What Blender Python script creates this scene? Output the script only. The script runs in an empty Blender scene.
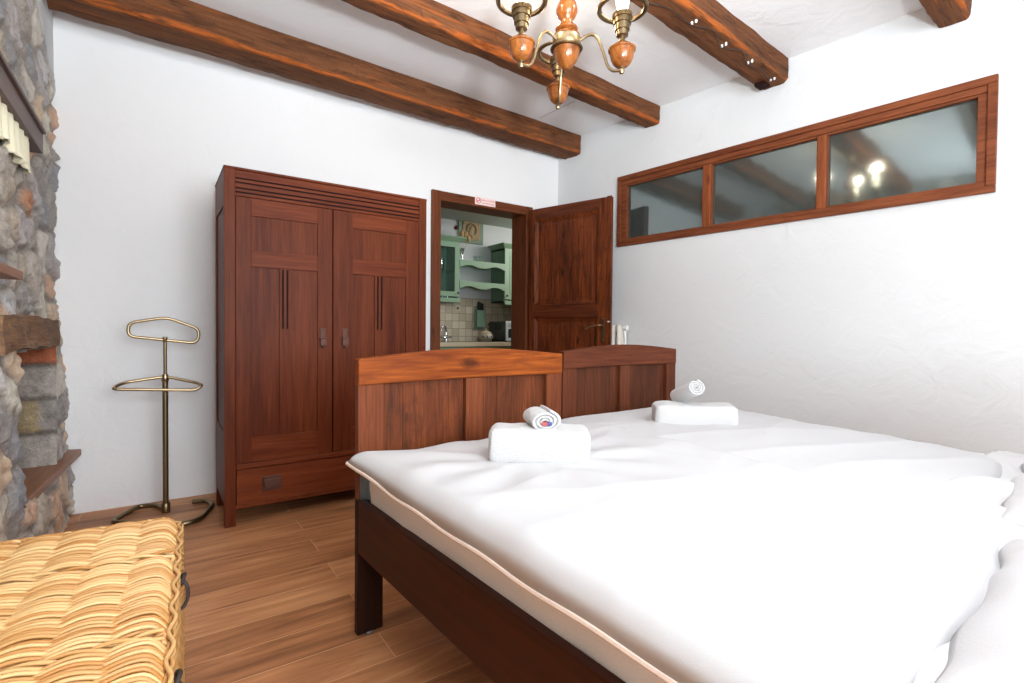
import bpy, bmesh, math, random
from mathutils import Vector, Matrix, noise
C = bpy.context.scene.collection
PI = math.pi
rnd = random.Random(7)

# ------------------------------------------------------------------ helpers
def hexc(r, g, b):
    f = lambda c: (c/255/12.92) if c/255 <= .04045 else ((c/255+.055)/1.055)**2.4
    return (f(r), f(g), f(b), 1)

def newmat(name):
    m = bpy.data.materials.new(name); m.use_nodes = True
    nt = m.node_tree; b = nt.nodes['Principled BSDF']
    return m, nt, b
def N(nt, t, **kw):
    n = nt.nodes.new(t)
    for k, v in kw.items():
        if k in n.inputs: n.inputs[k].default_value = v
        else: setattr(n, k, v)
    return n
def L(nt, a, b): nt.links.new(a, b)

def plain(name, col, rough=.5, metal=0., bump=0., bscale=40., spec=.5, emit=None, es=0):
    m, nt, b = newmat(name)
    b.inputs['Base Color'].default_value = col
    b.inputs['Roughness'].default_value = rough
    b.inputs['Metallic'].default_value = metal
    b.inputs['Specular IOR Level'].default_value = spec
    tc = N(nt, 'ShaderNodeTexCoord')
    nz = N(nt, 'ShaderNodeTexNoise', Scale=bscale, Detail=4.)
    L(nt, tc.outputs['Object'], nz.inputs['Vector'])
    mx = N(nt, 'ShaderNodeMixRGB', blend_type='MULTIPLY'); mx.inputs[0].default_value = .12
    mx.inputs[1].default_value = col
    L(nt, nz.outputs['Fac'], mx.inputs[2]); L(nt, mx.outputs[0], b.inputs['Base Color'])
    if bump:
        bp = N(nt, 'ShaderNodeBump', Strength=bump, Distance=.01)
        L(nt, nz.outputs['Fac'], bp.inputs['Height']); L(nt, bp.outputs[0], b.inputs['Normal'])
    if emit:
        b.inputs['Emission Color'].default_value = emit
        b.inputs['Emission Strength'].default_value = es
    return m

def wood(name, c1, c2, axis='Z', rough=.38, gs=1.0, knots=0., bump=.15, streak=None, dark=None, arris=None, spec=.5, knot=None):
    """grain stretched along the axis, in metres, object coordinates"""
    m, nt, b = newmat(name)
    tc = N(nt, 'ShaderNodeTexCoord')
    def stretched(a, c, loc=(0,0,0), **kw):
        mp = N(nt, 'ShaderNodeMapping'); mp.inputs['Scale'].default_value = {'X': (a,c,c), 'Y': (c,a,c), 'Z': (c,c,a)}[axis]
        mp.inputs['Location'].default_value = loc
        L(nt, tc.outputs['Object'], mp.inputs['Vector'])
        n = N(nt, 'ShaderNodeTexNoise', Scale=1., **kw); L(nt, mp.outputs[0], n.inputs['Vector']); return n.outputs['Fac']
    def math2(op, a, b_, c=None):
        n = N(nt, 'ShaderNodeMath', operation=op)
        for k, v in enumerate((a, b_, c)):
            if v is None: continue
            if isinstance(v, (int, float)): n.inputs[k].default_value = v
            else: L(nt, v, n.inputs[k])
        return n.outputs[0]
    big = stretched(.9*gs, 7*gs, Detail=2., Distortion=.5)
    mid = stretched(4*gs, 75*gs, (7,3,1), Detail=4., Roughness=.6, Distortion=.5)
    fine = stretched(9, 330, (1,9,5), Detail=2.)
    f = math2('MULTIPLY_ADD', mid, 1.25, math2('MULTIPLY_ADD', fine, .55, math2('MULTIPLY', big, .8)))
    mr = N(nt, 'ShaderNodeMapRange'); mr.inputs['From Min'].default_value = .98; mr.inputs['From Max'].default_value = 1.62
    L(nt, f, mr.inputs['Value'])
    rp = N(nt, 'ShaderNodeMixRGB'); rp.inputs[1].default_value = c1; rp.inputs[2].default_value = c2
    L(nt, mr.outputs[0], rp.inputs[0]); out = rp.outputs[0]
    def over(fac, col, out):
        mx = N(nt, 'ShaderNodeMixRGB'); mx.inputs[2].default_value = col
        L(nt, fac, mx.inputs[0]); L(nt, out, mx.inputs[1]); return mx.outputs[0]
    def thr(v, a, b_):
        r = N(nt, 'ShaderNodeMapRange'); r.inputs['From Min'].default_value = a; r.inputs['From Max'].default_value = b_
        L(nt, v, r.inputs['Value']); return r.outputs[0]
    if dark is not None:
        out = over(thr(stretched(3., 16, (2,2,2), Detail=6., Roughness=.7, Distortion=1.2), .50, .70), dark, out)
        out = over(math2('MULTIPLY', thr(stretched(40., 16, (5,2,2), Detail=4., Roughness=.7), .60, .70), .45), dark, out)
    if streak is not None:
        out = over(math2('MULTIPLY', thr(stretched(1.2, 18, (3,5,1), Detail=5., Distortion=1.), .64, .72), .7), streak, out)
        if arris:
            sp = N(nt, 'ShaderNodeSeparateXYZ'); L(nt, tc.outputs['Object'], sp.inputs[0])
            d = math2('SQRT', math2('ADD', math2('POWER', math2('ADD', sp.outputs[1], arris[0]), 2.), math2('POWER', math2('SUBTRACT', sp.outputs[2], .004), 2.)), 0)
            wv = stretched(2.2, 9, (1,1,8), Detail=5., Roughness=.65)
            out = over(math2('MULTIPLY', thr(math2('ADD', d, math2('MULTIPLY', wv, -.10)), -.022, -.036), thr(stretched(9., 60, (4,1,8), Detail=4.), .34, .52)), streak, out)
    if knots:
        vo = N(nt, 'ShaderNodeTexVoronoi', Scale=1., Randomness=1.)
        mp5 = N(nt, 'ShaderNodeMapping'); mp5.inputs['Scale'].default_value = {'X': (3,9,9), 'Y': (9,3,9), 'Z': (9,9,3)}[axis]
        L(nt, tc.outputs['Object'], mp5.inputs['Vector']); L(nt, mp5.outputs[0], vo.inputs['Vector'])
        out = over(math2('MULTIPLY', thr(vo.outputs['Distance'], .16, .04), knots), tuple(x*.35 for x in c1[:3])+(1,), out)
    if knot:        # one round knot with a dark heart, at a place of its own in the board
        mpk = N(nt, 'ShaderNodeMapping'); mpk.inputs['Location'].default_value = (-knot[0]*18, 0, -knot[1]*34); mpk.inputs['Scale'].default_value = (18, 1, 34)
        L(nt, tc.outputs['Object'], mpk.inputs['Vector'])
        ln = N(nt, 'ShaderNodeVectorMath', operation='LENGTH'); L(nt, mpk.outputs[0], ln.inputs[0])
        kd = math2('MULTIPLY_ADD', stretched(30, 60, Detail=4.), -.9, ln.outputs['Value'])
        out = over(math2('MULTIPLY', thr(kd, .55, -.1), .8), tuple(x*.3 for x in c1[:3])+(1,), out)
    L(nt, out, b.inputs['Base Color'])
    b.inputs['Roughness'].default_value = rough; b.inputs['Specular IOR Level'].default_value = spec
    bp = N(nt, 'ShaderNodeBump', Strength=bump, Distance=.004)
    L(nt, f, bp.inputs['Height']); L(nt, bp.outputs[0], b.inputs['Normal'])
    return m

def islands(bm):
    seen = set(); out = []
    for v in bm.verts:
        if v in seen: continue
        st = [v]; seen.add(v); isl = []
        while st:
            a = st.pop(); isl.append(a)
            for e in a.link_edges:
                b = e.other_vert(a)
                if b not in seen: seen.add(b); st.append(b)
        out.append(isl)
    return out
class MB:
    def __init__(s): s.bm = bmesh.new()
    def each(s, name, mat, parent=None, bevel=0, smooth=False):
        """one object per loose piece"""
        bmesh.ops.recalc_face_normals(s.bm, faces=s.bm.faces); out = []
        for isl in islands(s.bm):
            m2 = MB(); vm = {v: m2.bm.verts.new(v.co) for v in isl}
            for f in {f for v in isl for f in v.link_faces}: m2.bm.faces.new([vm[v] for v in f.verts])
            out.append(m2.build(name, mat, parent, bevel, smooth))
        s.bm.free(); return out
    def box(s, x0, x1, y0, y1, z0, z1, M=None):
        vs = [s.bm.verts.new(Vector(p)) for p in ((x0,y0,z0),(x1,y0,z0),(x1,y1,z0),(x0,y1,z0),(x0,y0,z1),(x1,y0,z1),(x1,y1,z1),(x0,y1,z1))]
        for f in ((0,3,2,1),(4,5,6,7),(0,1,5,4),(1,2,6,5),(2,3,7,6),(3,0,4,7)): s.bm.faces.new([vs[i] for i in f])
        if M is not None:
            for v in vs: v.co = M @ v.co
        return s
    def hexa(s, pts):          # eight points, bottom loop then top loop
        vs = [s.bm.verts.new(Vector(p)) for p in pts]
        for f in ((0,3,2,1),(4,5,6,7),(0,1,5,4),(1,2,6,5),(2,3,7,6),(3,0,4,7)): s.bm.faces.new([vs[i] for i in f])
        return s
    def prism(s, poly, axis, a, b):   # poly of 2-tuples in the other two axes
        def P(u, v, w): return {'x': (w,u,v), 'y': (u,w,v), 'z': (u,v,w)}[axis]
        A = [s.bm.verts.new(P(u, v, a)) for u, v in poly]; B = [s.bm.verts.new(P(u, v, b)) for u, v in poly]
        n = len(poly)
        s.bm.faces.new(A[::-1]); s.bm.faces.new(B)
        for i in range(n): s.bm.faces.new((A[i], A[(i+1)%n], B[(i+1)%n], B[i]))
        return s
    def tube(s, pts, r, seg=10, closed=False, rr=None):
        pts = [Vector(p) for p in pts]; n = len(pts); rings = []
        up = Vector((0,0,1)); prev = None
        for i, p in enumerate(pts):
            if closed: t = pts[(i+1)%n]-pts[i-1]
            else: t = pts[min(i+1,n-1)]-pts[max(i-1,0)]
            t.normalize()
            if prev is None:
                u = t.cross(up)
                if u.length < 1e-3: u = t.cross(Vector((1,0,0)))
                u.normalize()
            else:
                u = prev - t*prev.dot(t); u.normalize()
            prev = u; w = t.cross(u)
            rad = rr[i] if rr else r
            rings.append([s.bm.verts.new(p + (u*math.cos(2*PI*k/seg)+w*math.sin(2*PI*k/seg))*rad) for k in range(seg)])
        m = n if closed else n-1
        for i in range(m):
            a, b = rings[i], rings[(i+1)%n]
            off = 0
            if closed and i == n-1:   # best twist match
                off = min(range(seg), key=lambda o: (a[0].co-b[o].co).length)
            for k in range(seg):
                s.bm.faces.new((a[k], a[(k+1)%seg], b[(k+1+off)%seg], b[(k+off)%seg]))
        if not closed:
            s.bm.faces.new(rings[0][::-1]); s.bm.faces.new(rings[-1])
        return s
    def lathe(s, prof, c=(0,0,0), seg=32, M=None):   # prof: (r, z)
        c = Vector(c); rings = []; allv = []
        for r, z in prof:
            if r < 1e-5: ring = [s.bm.verts.new(c+Vector((0,0,z)))]
            else: ring = [s.bm.verts.new(c+Vector((r*math.cos(2*PI*k/seg), r*math.sin(2*PI*k/seg), z))) for k in range(seg)]
            rings.append(ring); allv += ring
        for a, b in zip(rings, rings[1:]):
            if len(a) == 1 and len(b) == 1: continue
            for k in range(seg):
                if len(a) == 1: s.bm.faces.new((a[0], b[k], b[(k+1)%seg]))
                elif len(b) == 1: s.bm.faces.new((a[k], a[(k+1)%seg], b[0]))
                else: s.bm.faces.new((a[k], a[(k+1)%seg], b[(k+1)%seg], b[k]))
        for ring, rev in ((rings[0], True), (rings[-1], False)):
            if len(ring) > 1: s.bm.faces.new(ring[::-1] if rev else ring)
        if M is not None:
            for v in allv: v.co = M @ v.co
        return s
    def grid(s, fn, nu, nv):
        g = [[s.bm.verts.new(fn(i/nu, j/nv)) for j in range(nv+1)] for i in range(nu+1)]
        for i in range(nu):
            for j in range(nv):
                s.bm.faces.new((g[i][j], g[i+1][j], g[i+1][j+1], g[i][j+1]))
        return g
    def build(s, name, mat, parent=None, bevel=0, smooth=False, sub=0, seg=2, recalc=True):
        if recalc: bmesh.ops.recalc_face_normals(s.bm, faces=s.bm.faces)
        me = bpy.data.meshes.new(name); s.bm.to_mesh(me); s.bm.free()
        o = bpy.data.objects.new(name, me); C.objects.link(o)
        if mat: me.materials.append(mat)
        if parent: o.parent = parent
        if smooth:
            for p in me.polygons: p.use_smooth = True
            me.set_sharp_from_angle(angle=math.radians(42))
        if bevel:
            b = o.modifiers.new('bevel', 'BEVEL'); b.width = bevel; b.segments = seg; b.limit_method = 'ANGLE'; b.angle_limit = math.radians(40)
        if sub:
            b = o.modifiers.new('sub', 'SUBSURF'); b.levels = sub; b.render_levels = sub
        return o

def thing(name, label, cat, loc=(0,0,0), rot=0, group=None, kind=None):
    o = bpy.data.objects.new(name, None); C.objects.link(o); o.empty_display_size = .05
    o.location = loc; o.rotation_euler = (0,0,rot)
    if label: o['label'] = label
    if cat: o['category'] = cat
    if group: o['group'] = group
    if kind: o['kind'] = kind
    return o
def tag(o, label=None, cat=None, group=None, kind=None):
    if label: o['label'] = label
    if cat: o['category'] = cat
    if group: o['group'] = group
    if kind: o['kind'] = kind
    return o
def rename(o, n): o.name = n; return o
def dup(root, loc=None, rotz=None, label=None, group=None):
    r = root.copy(); C.objects.link(r)
    if loc is not None: r.location = loc
    if rotz is not None: r.rotation_euler = (0,0,rotz)
    if label: r['label'] = label
    if group: r['group'] = group
    for ch in list(root.children):
        c = ch.copy(); C.objects.link(c); c.parent = r
        for g in list(ch.children):
            d = g.copy(); C.objects.link(d); d.parent = c
    return r
def curve(pts, n=8, closed=False):    # Catmull-Rom
    P = [Vector(p) for p in pts]; out = []
    m = len(P) if closed else len(P)-1
    for i in range(m):
        if closed: a, b, c, d = P[i-1], P[i], P[(i+1)%len(P)], P[(i+2)%len(P)]
        else: a, b, c, d = P[max(i-1,0)], P[i], P[i+1], P[min(i+2,len(P)-1)]
        for k in range(n):
            t = k/n
            out.append(.5*((2*b)+(c-a)*t+(2*a-5*b+4*c-d)*t*t+(3*b-a-3*c+d)*t**3))
    if not closed: out.append(P[-1])
    return out
def rounded(pts, r, n=5, closed=True):   # polyline with rounded corners
    P = [Vector(p) for p in pts]; out = []; m = len(P)
    for i in range(m):
        if not closed and i in (0, m-1): out.append(P[i]); continue
        a, b, c = P[i-1], P[i], P[(i+1)%m]
        d1 = (a-b); d2 = (c-b); rr = min(r, d1.length*.45, d2.length*.45)
        p1 = b+d1.normalized()*rr; p2 = b+d2.normalized()*rr
        for k in range(n+1):
            t = k/n; out.append(p1*(1-t)**2+b*2*t*(1-t)+p2*t*t)
    return out

# ------------------------------------------------------------------ camera
TH = math.radians(35); PT = math.radians(1.15); PH = math.atan(.009)
F = Vector((math.sin(TH)*math.cos(PT), math.cos(TH)*math.cos(PT), -math.sin(PT)))
R0 = Vector((math.cos(TH), -math.sin(TH), 0)); U0 = R0.cross(F)
Rr = R0*math.cos(PH)+U0*math.sin(PH); Uu = -R0*math.sin(PH)+U0*math.cos(PH)
cd = bpy.data.cameras.new('camera'); cam = bpy.data.objects.new('camera', cd); C.objects.link(cam)
M3 = Matrix((Rr, Uu, -F)).transposed()
cam.matrix_world = Matrix.Translation((0,0,1.05)) @ M3.to_4x4()
cd.sensor_width = 36; cd.lens = 508/1024*36; cd.clip_start = .03
bpy.context.scene.camera = cam

# ------------------------------------------------------------------ materials
def plaster(name, col, b1=.35, sc=9.):
    m, nt, b = newmat(name)
    tc = N(nt, 'ShaderNodeTexCoord')
    n1 = N(nt, 'ShaderNodeTexNoise', Scale=sc, Detail=6., Roughness=.55, Distortion=.8)
    n2 = N(nt, 'ShaderNodeTexNoise', Scale=1.1, Detail=2.)
    L(nt, tc.outputs['Object'], n1.inputs['Vector']); L(nt, tc.outputs['Object'], n2.inputs['Vector'])
    mx = N(nt, 'ShaderNodeMixRGB'); mx.inputs[1].default_value = col; mx.inputs[2].default_value = tuple(c*.93 for c in col[:3])+(1,)
    L(nt, n2.outputs['Fac'], mx.inputs[0]); L(nt, mx.outputs[0], b.inputs['Base Color'])
    b.inputs['Roughness'].default_value = .9; b.inputs['Specular IOR Level'].default_value = .15
    bp = N(nt, 'ShaderNodeBump', Strength=b1, Distance=.012)
    L(nt, n1.outputs['Fac'], bp.inputs['Height']); L(nt, bp.outputs[0], b.inputs['Normal'])
    return m
M_wall = plaster('plaster_wall', (.88,.885,.89,1))
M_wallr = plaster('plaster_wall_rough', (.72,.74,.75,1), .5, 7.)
M_ceil = plaster('plaster_ceiling', (.87,.875,.885,1), .4, 8.)
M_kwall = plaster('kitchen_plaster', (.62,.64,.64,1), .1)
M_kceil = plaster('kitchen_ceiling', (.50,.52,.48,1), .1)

def floor_mat():
    m, nt, b = newmat('oak_planks')
    tc = N(nt, 'ShaderNodeTexCoord')
    br = N(nt, 'ShaderNodeTexBrick', offset=.37, offset_frequency=2, squash=1.)
    br.inputs['Scale'].default_value = 1.; br.inputs['Brick Width'].default_value = 1.55; br.inputs['Row Height'].default_value = .158
    br.inputs['Mortar Size'].default_value = .0012; br.inputs['Mortar Smooth'].default_value = .1; br.inputs['Bias'].default_value = 0.
    br.inputs['Color1'].default_value = (0,0,0,1); br.inputs['Color2'].default_value = (1,1,1,1); br.inputs['Mortar'].default_value = (.5,.5,.5,1)
    mp0 = N(nt, 'ShaderNodeMapping'); mp0.inputs['Location'].default_value = (.35,.05,0)
    L(nt, tc.outputs['Object'], mp0.inputs['Vector']); L(nt, mp0.outputs[0], br.inputs['Vector'])
    mp = N(nt, 'ShaderNodeMapping'); mp.inputs['Scale'].default_value = (1.6, 16, 1)
    L(nt, tc.outputs['Object'], mp.inputs['Vector'])
    sep = N(nt, 'ShaderNodeSeparateColor'); L(nt, br.outputs['Color'], sep.inputs[0])
    cmb = N(nt, 'ShaderNodeCombineXYZ'); mu = N(nt, 'ShaderNodeMath', operation='MULTIPLY'); mu.inputs[1].default_value = 37.
    L(nt, sep.outputs[0], mu.inputs[0]); L(nt, mu.outputs[0], cmb.inputs[2])
    va = N(nt, 'ShaderNodeVectorMath', operation='ADD'); L(nt, mp.outputs[0], va.inputs[0]); L(nt, cmb.outputs[0], va.inputs[1])
    n1 = N(nt, 'ShaderNodeTexNoise', Scale=1., Detail=7., Roughness=.62, Distortion=.9); L(nt, va.outputs[0], n1.inputs['Vector'])
    mp2 = N(nt, 'ShaderNodeMapping'); mp2.inputs['Scale'].default_value = (1.5, 4, 1)
    L(nt, tc.outputs['Object'], mp2.inputs['Vector'])
    n2 = N(nt, 'ShaderNodeTexNoise', Scale=1.4, Detail=3.); L(nt, mp2.outputs[0], n2.inputs['Vector'])
    rp = N(nt, 'ShaderNodeValToRGB'); e = rp.color_ramp.elements
    e[0].position = .2; e[0].color = hexc(134,88,58); e[1].position = .8; e[1].color = hexc(218,162,114)
    k = rp.color_ramp.elements.new(.48); k.color = hexc(184,126,84)
    a1 = N(nt, 'ShaderNodeMath', operation='MULTIPLY_ADD'); a1.inputs[1].default_value = .22; L(nt, sep.outputs[0], a1.inputs[0]); L(nt, n1.outputs['Fac'], a1.inputs[2])
    a2 = N(nt, 'ShaderNodeMath', operation='MULTIPLY_ADD'); a2.inputs[1].default_value = .4; L(nt, n2.outputs['Fac'], a2.inputs[0]); L(nt, a1.outputs[0], a2.inputs[2])
    a3 = N(nt, 'ShaderNodeMath', operation='SUBTRACT'); a3.inputs[1].default_value = .31; L(nt, a2.outputs[0], a3.inputs[0])
    L(nt, a3.outputs[0], rp.inputs['Fac'])
    mx = N(nt, 'ShaderNodeMixRGB'); mx.inputs[2].default_value = hexc(226,176,130)
    L(nt, br.outputs['Fac'], mx.inputs[0]); L(nt, rp.outputs[0], mx.inputs[1]); L(nt, mx.outputs[0], b.inputs['Base Color'])
    b.inputs['Roughness'].default_value = .45; b.inputs['Specular IOR Level'].default_value = .3
    bp = N(nt, 'ShaderNodeBump', Strength=.15, Distance=.003); L(nt, n1.outputs['Fac'], bp.inputs['Height']); L(nt, bp.outputs[0], b.inputs['Normal'])
    return m
M_floor = floor_mat()
def beam_wood(k, w): return wood('beam_wood_%d' % k, hexc(84,50,31), hexc(116,74,46), 'X', .8, .9, .3, 1., streak=hexc(158,84,36), dark=hexc(56,36,26), arris=(w,), spec=.15)
WR1, WR2 = hexc(72,28,12), hexc(108,52,27)
M_ward = wood('wardrobe_wood_upright', WR1, WR2, 'Z', .46, .6, 0, .03, spec=.12)
M_wardx = wood('wardrobe_wood_crosswise', hexc(84,34,15), hexc(122,60,32), 'X', .46, .6, 0, .03, spec=.12)
M_dark = plain('dark_groove_brown', hexc(40,20,16), .7, spec=.08)
M_bedx = wood('bed_oak_crosswise', hexc(100,42,10), hexc(156,80,26), 'X', .5, 1.1, .9, .12, dark=hexc(112,52,20), spec=.15, knot=(.44,.925))
M_bedz = wood('bed_oak_upright', hexc(90,44,24), hexc(124,68,40), 'Z', .5, 1.2, 0, .12, spec=.15)
M_bedp = wood('bed_panel_oak', hexc(74,36,18), hexc(118,62,34), 'Z', .5, 1.3, .3, .12, dark=hexc(66,36,24), spec=.15)
M_bedx2 = wood('right_bed_crosswise', hexc(76,36,20), hexc(108,56,34), 'X', .5, 1.1, 0, .12, spec=.15)
M_bedz2 = wood('right_bed_upright', hexc(74,36,20), hexc(108,58,36), 'Z', .5, 1.2, 0, .12, spec=.15)
M_bedp2 = wood('right_bed_panel_oak', hexc(60,30,18), hexc(96,52,32), 'Z', .5, 1.2, 0, .12, spec=.15)
M_rail = wood('bed_rail_wood', hexc(44,18,8), hexc(66,28,12), 'Y', .45, .6, 0, .03, spec=.2)
M_leg = wood('bed_leg_painted_shade', hexc(28,12,6), hexc(44,20,10), 'Z', .5, .6, 0, .03, spec=.15)  # shade below the duvet painted into the leg colour
M_door = wood('door_pine_upright', hexc(60,24,9), hexc(126,62,28), 'Z', .42, .9, 1., .05, dark=hexc(48,20,9), spec=.2)
M_doorx = wood('door_pine_crosswise', hexc(66,28,12), hexc(106,52,26), 'X', .42, .8, .5, .05, spec=.2)
M_frz = wood('door_frame_pine_upright', hexc(78,38,18), hexc(116,62,34), 'Z', .48, .8, .7, .05, spec=.2)
M_frx = wood('door_frame_pine_crosswise', hexc(78,38,18), hexc(116,62,34), 'X', .48, .8, .5, .05, spec=.2)
M_winy = wood('transom_pine_lengthwise', hexc(92,46,26), hexc(138,78,48), 'Y', .48, .9, .4, .05, spec=.15)
M_winz = wood('transom_pine_upright', hexc(92,46,26), hexc(146,80,44), 'Z', .48, .9, .9, .05, spec=.15)
M_lint = wood('rough_lintel_wood', hexc(92,66,48), hexc(152,116,84), 'Y', .85, .7, .4, 1., dark=hexc(84,64,50))
M_shelf = wood('shelf_wood', hexc(124,78,50), hexc(160,108,74), 'Y', .45, .8, 0, .05)
M_board = wood('dark_board', hexc(72,52,46), hexc(102,76,66), 'Y', .5, .8, 0, .05)
M_brass = plain('antique_brass', hexc(176,156,122), .32, 1.)
M_brassd = plain('dark_antique_brass', hexc(138,120,90), .36, 1.)
M_copper = plain('aged_copper', hexc(92,60,48), .5, .5, .3, 90)
M_steel = plain('zinc_steel', hexc(150,160,165), .35, 1.)
M_black = plain('black_iron', hexc(34,32,32), .5, .3)
M_white = plain('white_enamel', hexc(236,236,234), .5, spec=.3)
M_cup = wood('turned_honey_wood', hexc(98,50,18), hexc(166,100,44), 'Z', .2, .5, .3, .0, dark=hexc(84,38,14))
M_linen = plain('white_linen', (.70,.70,.71,1), .85, 0, .12, 260, .1)
M_duvet = plain('white_cotton_duvet', (.60,.60,.61,1), .8, 0, .06, 500, .15)
M_sheet = plain('cream_sheet', hexc(238,231,224), .85, 0, .1, 200, .1)
M_piping = plain('peach_piping', hexc(226,205,190), .85, 0, .1, 200, .1)
M_towel = plain('white_terry', (.86,.86,.86,1), .95, 0, .9, 420, .05)
M_green = plain('sage_green_paint', hexc(124,158,134), .5)
M_greenl = plain('light_sage_green_paint', hexc(146,176,146), .5)
M_cream = plain('cream_worktop_edge', hexc(214,200,172), .4)
M_wtop = plain('dark_worktop', hexc(60,56,52), .3)
M_chrome = plain('chrome', (.7,.7,.72,1), .12, 1.)
M_lace = plain('cream_valance_cloth', hexc(240,236,208), .85, 0, .2, 200, .1)
M_leather = plain('dark_leather', hexc(48,40,36), .5)

def glass(name, tint=(.9,.95,.95,1), alpha=.75, rough=.02):
    m = bpy.data.materials.new(name); m.use_nodes = True; nt = m.node_tree; nt.nodes.clear()
    out = N(nt, 'ShaderNodeOutputMaterial'); tr = N(nt, 'ShaderNodeBsdfTransparent'); tr.inputs[0].default_value = tint
    gl = N(nt, 'ShaderNodeBsdfGlossy'); gl.inputs['Roughness'].default_value = rough; gl.inputs[0].default_value = (1,1,1,1)
    mx = N(nt, 'ShaderNodeMixShader'); mx.inputs[0].default_value = 1-alpha
    L(nt, tr.outputs[0], mx.inputs[1]); L(nt, gl.outputs[0], mx.inputs[2]); L(nt, mx.outputs[0], out.inputs[0])
    return m, nt, gl, mx
M_glass = glass('clear_glass', alpha=.88)[0]
def transom_glass():
    m, nt, gl, mx = glass('transom_glass', (.42,.47,.45,1), .7, .075)
    tc = N(nt, 'ShaderNodeTexCoord')
    n1 = N(nt, 'ShaderNodeTexNoise', Scale=7., Detail=2.)
    L(nt, tc.outputs['Object'], n1.inputs['Vector'])
    bp = N(nt, 'ShaderNodeBump', Strength=.02, Distance=.02); L(nt, n1.outputs['Fac'], bp.inputs['Height'])
    L(nt, bp.outputs[0], gl.inputs['Normal'])
    gl.inputs[0].default_value = (.62,.70,.70,1)
    lw = N(nt, 'ShaderNodeLayerWeight', Blend=.35); mr = N(nt, 'ShaderNodeMapRange'); mr.inputs['To Min'].default_value = .22; mr.inputs['To Max'].default_value = .8
    L(nt, lw.outputs['Fresnel'], mr.inputs['Value']); L(nt, mr.outputs[0], mx.inputs[0])
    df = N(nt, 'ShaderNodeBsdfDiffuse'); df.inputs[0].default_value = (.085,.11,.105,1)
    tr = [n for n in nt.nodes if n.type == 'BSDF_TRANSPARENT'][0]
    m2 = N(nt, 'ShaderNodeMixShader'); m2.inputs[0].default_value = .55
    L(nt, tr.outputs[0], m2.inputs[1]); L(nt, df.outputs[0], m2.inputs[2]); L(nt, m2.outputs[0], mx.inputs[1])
    return m
M_tglass = transom_glass()

# ------------------------------------------------------------------ room shell
ZC = 2.82; YB = 3.73; XL = -.44; YR = -1.7; SK = math.tan(math.radians(6))
def xr(y): return 3.13 + (3.72-y)*SK        # right wall, six degrees out of square
mb = MB(); mb.box(-.95, 6.2, YR-.2, 6.1, -.06, 0); tag(mb.build('floor', M_floor), kind='structure')
mb = MB(); mb.prism([(-.95,YR-.2),(xr(YR)+.25,YR-.2),(xr(YB)+.25,YB+.2),(-.95,YB+.2)], 'z', ZC, ZC+.1); tag(mb.build('ceiling', M_ceil), kind='structure')
# a thin plaster crack between the two beams
# back wall with the doorway
DX0, DX1, DZ = 1.880, 2.742, 2.105
WT = .18
mb = MB(); mb.box(-.95, DX0-.0, YB, YB+WT, 0, ZC); mb.box(DX1, 3.6, YB, YB+WT, 0, ZC); mb.box(DX0, DX1, YB, YB+WT, DZ, ZC)
tag(mb.build('wall_back', M_wall), kind='structure')
# right wall in its own frame: origin at the corner, local -y runs towards the camera
a6 = math.radians(6)
RW = Matrix.Translation((3.13,3.72,0)) @ Matrix.Rotation(a6, 4, 'Z')
WS0, WS1, WZ0, WZ1 = -3.026, -.70, 1.768, 2.352
def rwobj(o): o.matrix_world = RW; return o
mb = MB()
T = .16
mb.box(0, T, -5.6, WS0+.03, 0, ZC); mb.box(0, T, WS1-.03, .1, 0, ZC)
mb.box(0, T, WS0+.03, WS1-.03, 0, WZ0+.03); mb.box(0, T, WS0+.03, WS1-.03, WZ1-.03, ZC)
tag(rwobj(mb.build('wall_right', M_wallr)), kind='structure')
# dim neighbouring room behind the transom
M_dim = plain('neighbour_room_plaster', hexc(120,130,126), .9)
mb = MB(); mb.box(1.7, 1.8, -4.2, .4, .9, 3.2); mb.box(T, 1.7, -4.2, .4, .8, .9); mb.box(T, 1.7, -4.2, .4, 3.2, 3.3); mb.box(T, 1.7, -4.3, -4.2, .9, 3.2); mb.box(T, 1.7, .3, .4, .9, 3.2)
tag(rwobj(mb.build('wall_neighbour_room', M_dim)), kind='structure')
# rear wall with an added, unseen window opening behind the camera
mb = MB(); Xe = 4.1
RX0, RX1, RZ0, RZ1 = -.3, 1.9, .9, 2.3
mb.box(-.95, RX0, YR-.2, YR, 0, ZC); mb.box(RX1, Xe, YR-.2, YR, 0, ZC); mb.box(RX0, RX1, YR-.2, YR, 0, RZ0); mb.box(RX0, RX1, YR-.2, YR, RZ1, ZC)
tag(mb.build('wall_rear', M_wall), kind='structure')
w2 = thing('added_window_2', None, None, (0,0,0), kind='structure')  # made-up window, put in to carry the fill light
mb = MB(); y0, y1 = YR-.13, YR-.08
for x in (RX0, (RX0+RX1)/2-.03, RX1-.06): mb.box(x, x+.06, y0, y1, RZ0, RZ1)
mb.box(RX0+.06, RX1-.06, y0, y1, RZ0, RZ0+.06); mb.box(RX0+.06, RX1-.06, y0, y1, RZ1-.06, RZ1)
mb.build('added_window_frame', M_winz, w2, .003)

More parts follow.
